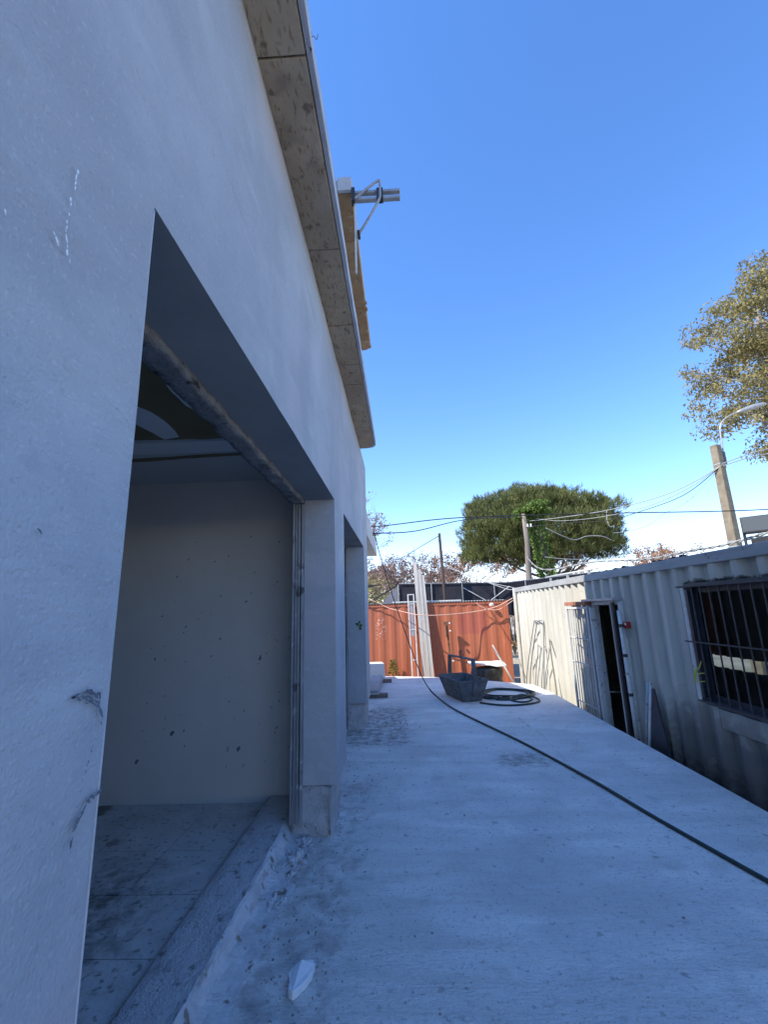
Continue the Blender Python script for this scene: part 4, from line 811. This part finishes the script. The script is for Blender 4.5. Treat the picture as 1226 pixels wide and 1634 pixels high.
# ivy
iv = tag(empty('ivy', (6.3, 18.4, -.7)), 'green ivy column climbing the trunk in front of the pine', 'ivy')
sub(MB().tube(spline([(6.75, 18.4, -.7), (6.6, 18.4, 1.5), (6.5, 18.4, 3.2), (6.25, 18.4, 4.8), (6.1, 18.4, 5.4)], 5), .13, 8), 'trunk', M['bark'], iv, smooth=True)
cen, dr = [], []
for k in range(5200):
    t = random.random(); z = -.5+6.0*t; c = Vector((6.78-.10*(z+.7)-.0*t, 18.4, z)); a = random.uniform(0, 2*PI); r = (.30+.13*nz(z*2.2, 3)+.10*nz(z*6, a))*random.uniform(.7, 1.1)
    if nz(z*3, a*1.5, 2) < -.25: continue
    cen.append(c+Vector((math.cos(a)*r, math.sin(a)*r, 0))); dr.append(Vector((math.cos(a), math.sin(a), -.9))+rnd()*.6)
for k in range(3600):
    p = rnd(); u = random.random()**.4; q = Vector((6.1+.85*p.x*u, 18.3+.6*p.y*u, 5.35+.42*p.z*u+.15*p.x))
    if nz(q.x*3, q.z*3) < -.15: continue
    cen.append(q); dr.append(Vector((p.x, p.y-.4, -.5))+rnd()*.8)
leaves('leaf_mass', loc_(iv, cen), dr, .10, .085, M['ivy'], iv)
# olive-brown tree on the right
eu = tag(empty('leafy_tree', (22.6, 23, -.7)), 'tall olive-brown leafy tree rising above the concrete pole at the right', 'tree')
sub(MB().tube(spline([(23.2, 23, -.7), (22.9, 23, 4), (22.6, 23, 9), (22, 23, 13), (21.2, 23, 17.5)], 6), [.5-.016*i for i in range(25)], 10), 'trunk', M['greybark'], eu, smooth=True)
cl = []
for k in range(640):
    p = rnd(); u = random.random()**.38; z = p.z*u
    wz = 14.6+6.2*z; x = 22.7+5.1*p.x*u*(1-.10*z); y = 23+4.8*p.y*u
    if nz(x*.55, wz*.55, 5) < -.02 and u > .4 and p.x < -.2: continue
    cl.append(Vector((x, y, wz)))
lm = MB()
for c_ in cl[::5]:
    t = (c_.z-4)/14; b0_ = Vector((22.6-.8*t, 23, max(4, c_.z-2.5))); lm.tube(spline([b0_, b0_.lerp(c_, .5)+Vector((0, 0, -.2)), c_], 4), [.09-.008*i for i in range(9)], 5)
sub(lm, 'branch', M['greybark'], eu)
cen, dr = [], []
for c_ in cl:
    R_ = random.uniform(.55, 1.05); n = int(135*R_)
    for q in range(n):
        p = rnd(); cen.append(c_+Vector((p.x*R_, p.y*R_, p.z*R_*.62))*random.random()**.45); dr.append(rnd()*.8+Vector((0, 0, -.7)))
leaves('leaf_mass', loc_(eu, cen), dr, .24, .095, M['euc'], eu)
# bare trees
def bare(x, y, h, spread, m, lab, seed, buds=.6, flat=False, mbark='greybark', depth=6):
    rg_ = random.Random(seed); root = tag(empty('bare_tree', (x, y, -.7)), lab, 'tree', 'bare trees beyond the yard')
    mb_ = MB(); tips = []
    def grow(p, d, L1, r, lv):
        n = 3; pts = [p]; q = p.copy(); dd = d.copy()
        for i in range(n):
            dd = (dd+Vector((rg_.gauss(0, .14), rg_.gauss(0, .14), rg_.gauss(.03, .1)))).normalized(); q = q+dd*L1/n; pts.append(q.copy())
        mb_.tube(pts, [r*(1-.35*i/n) for i in range(n+1)], 6 if lv < 2 else 3, cap=False)
        if lv >= depth-2: tips.extend(pts)
        if lv >= depth: return
        for k in range(3 if lv < 4 else 2+(rg_.random() < .5)):
            a = rg_.uniform(0, 2*PI); sp = rg_.uniform(.35, .75)*spread; o1 = dd.orthogonal().normalized(); o2 = dd.cross(o1)
            nd = (dd*math.cos(sp)+(o1*math.cos(a)+o2*math.sin(a))*math.sin(sp)+Vector((0, 0, -.1 if flat and lv > 1 else .10))).normalized()
            st = pts[rg_.choice((2, 3, 3))]; grow(st, nd, L1*rg_.uniform(.62, .85), r*.58, lv+1)
    grow(Vector((0, 0, 0)), Vector((0, 0, 1)), h*.30, h*.016, 0)
    k_ = h/max(v[2] for v in mb_.v); mb_.v = [(v[0]*k_, v[1]*k_, v[2]*k_) for v in mb_.v]
    mb_.build('branches', M[mbark], root)
    cen = []; dr_ = []
    for t in tips:
        for q in range(2):
            if rg_.random() < buds: cen.append(t*k_+Vector((rg_.gauss(0, .07), rg_.gauss(0, .07), rg_.gauss(0, .07)))); dr_.append(Vector((rg_.gauss(0, 1), rg_.gauss(0, 1), rg_.gauss(0, 1))))
    leaves('buds', cen, dr_, .13, .09, m, root)
bare(-3.6, 27, 9.9, 1.0, M['bud'], 'tallest bare tree, mostly hidden behind the far end of the building', 1, .35)
bare(.2, 26, 5.6, 1.1, M['bud'], 'small bare tree just above the sloping end of the black net', 12, .5)
bare(4.3, 27, 5.6, 1.1, M['bud'], 'bare tree directly behind the brown leaning pole', 13, .6)
bare(.4, 30, 6.1, 1.0, M['bud'], 'bare tree with pinkish buds above the left end of the black net', 2, .5)
bare(2.9, 33, 6.5, 1.05, M['bud'], 'bare tree behind the tops of the leaning planks', 3, .45)
bare(5.6, 32, 7.0, 1.05, M['bud2'], 'bare tree with orange buds between the brown pole and the pine', 4, .7)
bare(-1.0, 34, 5.6, 1.1, M['bud2'], 'low bare tree with reddish buds beside the annex eave', 5, .8)
bare(14.4, 32, 5.6, 1.25, M['bud2'], 'bare tree seen through the right side of the pine', 6, .5, True)
bare(17.6, 31, 6.35, 1.35, M['bud2'], 'round-topped bare tree with orange buds above the white container roof', 7, .8, True)
bare(22.5, 33, 5.6, 1.2, M['bud2'], 'faint bare tree top right behind the concrete pole foot', 8, .7, True)
def shrub(x, y, rx, ry, h, m, lab, n, zc_=.55, grp='shrubs beyond the net'):
    root = tag(empty('shrub', (x, y, -.7)), lab, 'shrub', grp); cen, dr_ = [], []; st = MB()
    for k in range(9):
        a = random.uniform(0, 2*PI); st.tube([(0, 0, 0), (rx*.3*math.cos(a), ry*.3*math.sin(a), h*.5), (rx*.6*math.cos(a), ry*.6*math.sin(a), h*.85)], [.04, .03, .01], 4)
    st.build('stem', M['bark'], root)
    for k in range(n):
        p = rnd(); u = random.random()**.4; q = Vector((p.x*rx*u, p.y*ry*u, h*zc_+p.z*u*h*(1-zc_)))
        if nz(q.x*1.2+x, q.z*1.4, q.y) < -.12: continue
        cen.append(q); dr_.append(rnd()+Vector((0, 0, .3)))
    leaves('leaf_mass', cen, dr_, .15, .07, m, root)
shrub(-1.2, 22, 2.0, 1.2, 3.9, M['shrub'], 'yellow-green shrub at the left edge beside the annex', 5200)
shrub(1.2, 23, 1.8, 1.2, 3.4, M['shrub'], 'yellow-green shrub behind the left end of the black net', 4200)
shrub(3.6, 24, 1.8, 1.2, 3.3, M['shrub'], 'sparse olive shrub behind the leaning planks', 2600)
shrub(5.6, 21.5, 1.3, .9, 3.3, M['drygrass'], 'orange dry bush under the left side of the pine', 3000)
shrub(4.2, 20, 1.0, .8, 2.9, M['drygrass'], 'low dry bush just above the black net', 1600)
shrub(11.5, 24, 2.6, 1.2, 3.4, M['pine'], 'dark undergrowth below the right side of the pine', 2200)
# far-off wood: one mass of bare twigs and scrub closing the horizon
cen, dr_ = [], []; tw_ = MB(); rt = random.Random(11)
for k in range(260):
    x = rt.uniform(-40, 90); y = rt.uniform(48, 75); h = rt.uniform(3.2, 6.8)
    tw_.tube([(x, y, -.7), (x+rt.uniform(-.4, .4), y, -.7+h*.5), (x+rt.uniform(-.8, .8), y, -.7+h)], [.12, .07, .02], 4)
    for q in range(120):
        u = rt.random()**.5; p = Vector((rt.gauss(0, 1), rt.gauss(0, 1), rt.gauss(0, 1))).normalized()
        c_ = Vector((x+p.x*u*2.4, y+p.y*u*2, -.7+h*.62+p.z*u*h*.4)); cen.append(c_); dr_.append(Vector((rt.gauss(0, 1), rt.gauss(0, 1), rt.gauss(.4, 1))))
M['twig'] = leafmat('twig_haze', (.16, .12, .10), (.30, .23, .16), .3, .2)
wood_ = leaves('far_wood', cen, dr_, .75, .07, M['twig']); tag(wood_, 'far-off belt of bare scrub and trees along the horizon', 'wood', kind='stuff')
st_ = tw_.build('trunks', M['greybark'], wood_); tag(st_, kind='stuff')

# weed, leaf in the doorway
wd = tag(empty('weed', (.24, 11.25, -.7)), 'small green weed growing at the foot of the red container', 'plant'); cen, dr = [], []
for k in range(260):
    z = random.uniform(.3, 1.0); r = (1.04-z)*.25+.03; a = random.uniform(0, 2*PI); cen.append(Vector((math.cos(a)*r*.9*random.random(), math.sin(a)*r*.5*random.random(), z))); dr.append(Vector((math.cos(a), math.sin(a), .6)))
leaves('leaf_mass', cen, dr, .07, .03, M['weed'], wd); MB().tube([(0, 0, 0), (.01, 0, .5), (0, 0, .95)], [.008, .006, .003], 5).build('stem', M['weed'], wd)
gl = MB()
for (dy, dz, an_) in ((0, 0, .3), (.01, .03, 1.2), (-.01, -.02, -.6), (0, .01, 2.4)):
    a = Vector((-.085, 6.06+dy, 1.30+dz)); d = Vector((math.cos(an_)*.05, -.02, math.sin(an_)*.035)); s_ = Vector((-d.z, .01, d.x))*.45
    gl.add([a, a+d*.5+s_, a+d*1.2+Vector((0, -.006, 0)), a+d*.5-s_], [(0, 1, 2, 3)])
gl.tube([(-.10, 6.11, 1.29), (-.085, 6.06, 1.30)], .003, 4)
tag(gl.build('leaf_sprig', M['weed']), 'small green leaf sprig sticking out of the second doorway jamb', 'leaf')

# ---------------------------------------------------------------- litter on the deck
fpts = [(-.034, 2.196), (-.026, 2.226), (.012, 2.243), (.03, 2.262), (.056, 2.276), (.068, 2.25), (.064, 2.205), (.052, 2.172), (.026, 2.128), (.006, 2.106), (-.016, 2.122), (-.018, 2.158)]
fm = MB().prism(fpts, .002, .036).build('foam_scrap', M['foam'], bevel=.004)
fm.data.vertices[len(fpts)+2].co.z += .014; fm.data.vertices[len(fpts)+6].co.z -= .008
tag(fm, 'crumpled white foam scrap lying on the near deck', 'scrap')
ch = MB(); rr = random.Random(3)
def chip(x, y, r):
    n = rr.choice((4, 5, 6)); a0 = rr.uniform(0, 6); h = r*rr.uniform(.4, .9); z0 = -.001
    base = [(x+r*rr.uniform(.6, 1.2)*math.cos(a0+2*PI*k/n), y+r*rr.uniform(.6, 1.2)*math.sin(a0+2*PI*k/n)) for k in range(n)]
    top = [(x+(bx-x)*.55+r*.1, y+(by-y)*.55, z0+h) for bx, by in base]
    ch.add([(bx, by, z0) for bx, by in base]+top, [(k, (k+1) % n, n+(k+1) % n, n+k) for k in range(n)]+[tuple(range(n, 2*n))])
for k in range(330):
    x = min(abs(rr.gauss(0, .33))-.12, 1.2); y = rr.uniform(4.0, 7.8) if rr.random() < .5 else 6.3+rr.gauss(0, .45)
    if x > -.1: chip(x, y, rr.choice((.003, .004, .006, .013)))
for k in range(420): chip(rr.uniform(.05, 3.0), rr.uniform(1.6, 8.5), rr.uniform(.002, .0065))
for k in range(260): chip(-.15+abs(rr.gauss(0, .16)), rr.uniform(1.5, 3.7), rr.uniform(.003, .009))
for k in range(120): chip(1.6+rr.gauss(0, .10), 5.0+rr.gauss(0, .09), rr.uniform(.003, .007))
for x, y, r in ((-.12, 6.35, .024), (.05, 6.15, .02), (.42, 6.45, .02), (.30, 6.7, .016), (.58, 2.48, .012), (.5, 2.46, .010), (1.8, 2.57, .011), (1.55, 3.9, .012), (.9, 3.7, .01)): chip(x, y, r)
tag(ch.build('debris', M['debris']), 'scattered mortar crumbs and grit on the deck', 'debris', kind='stuff')
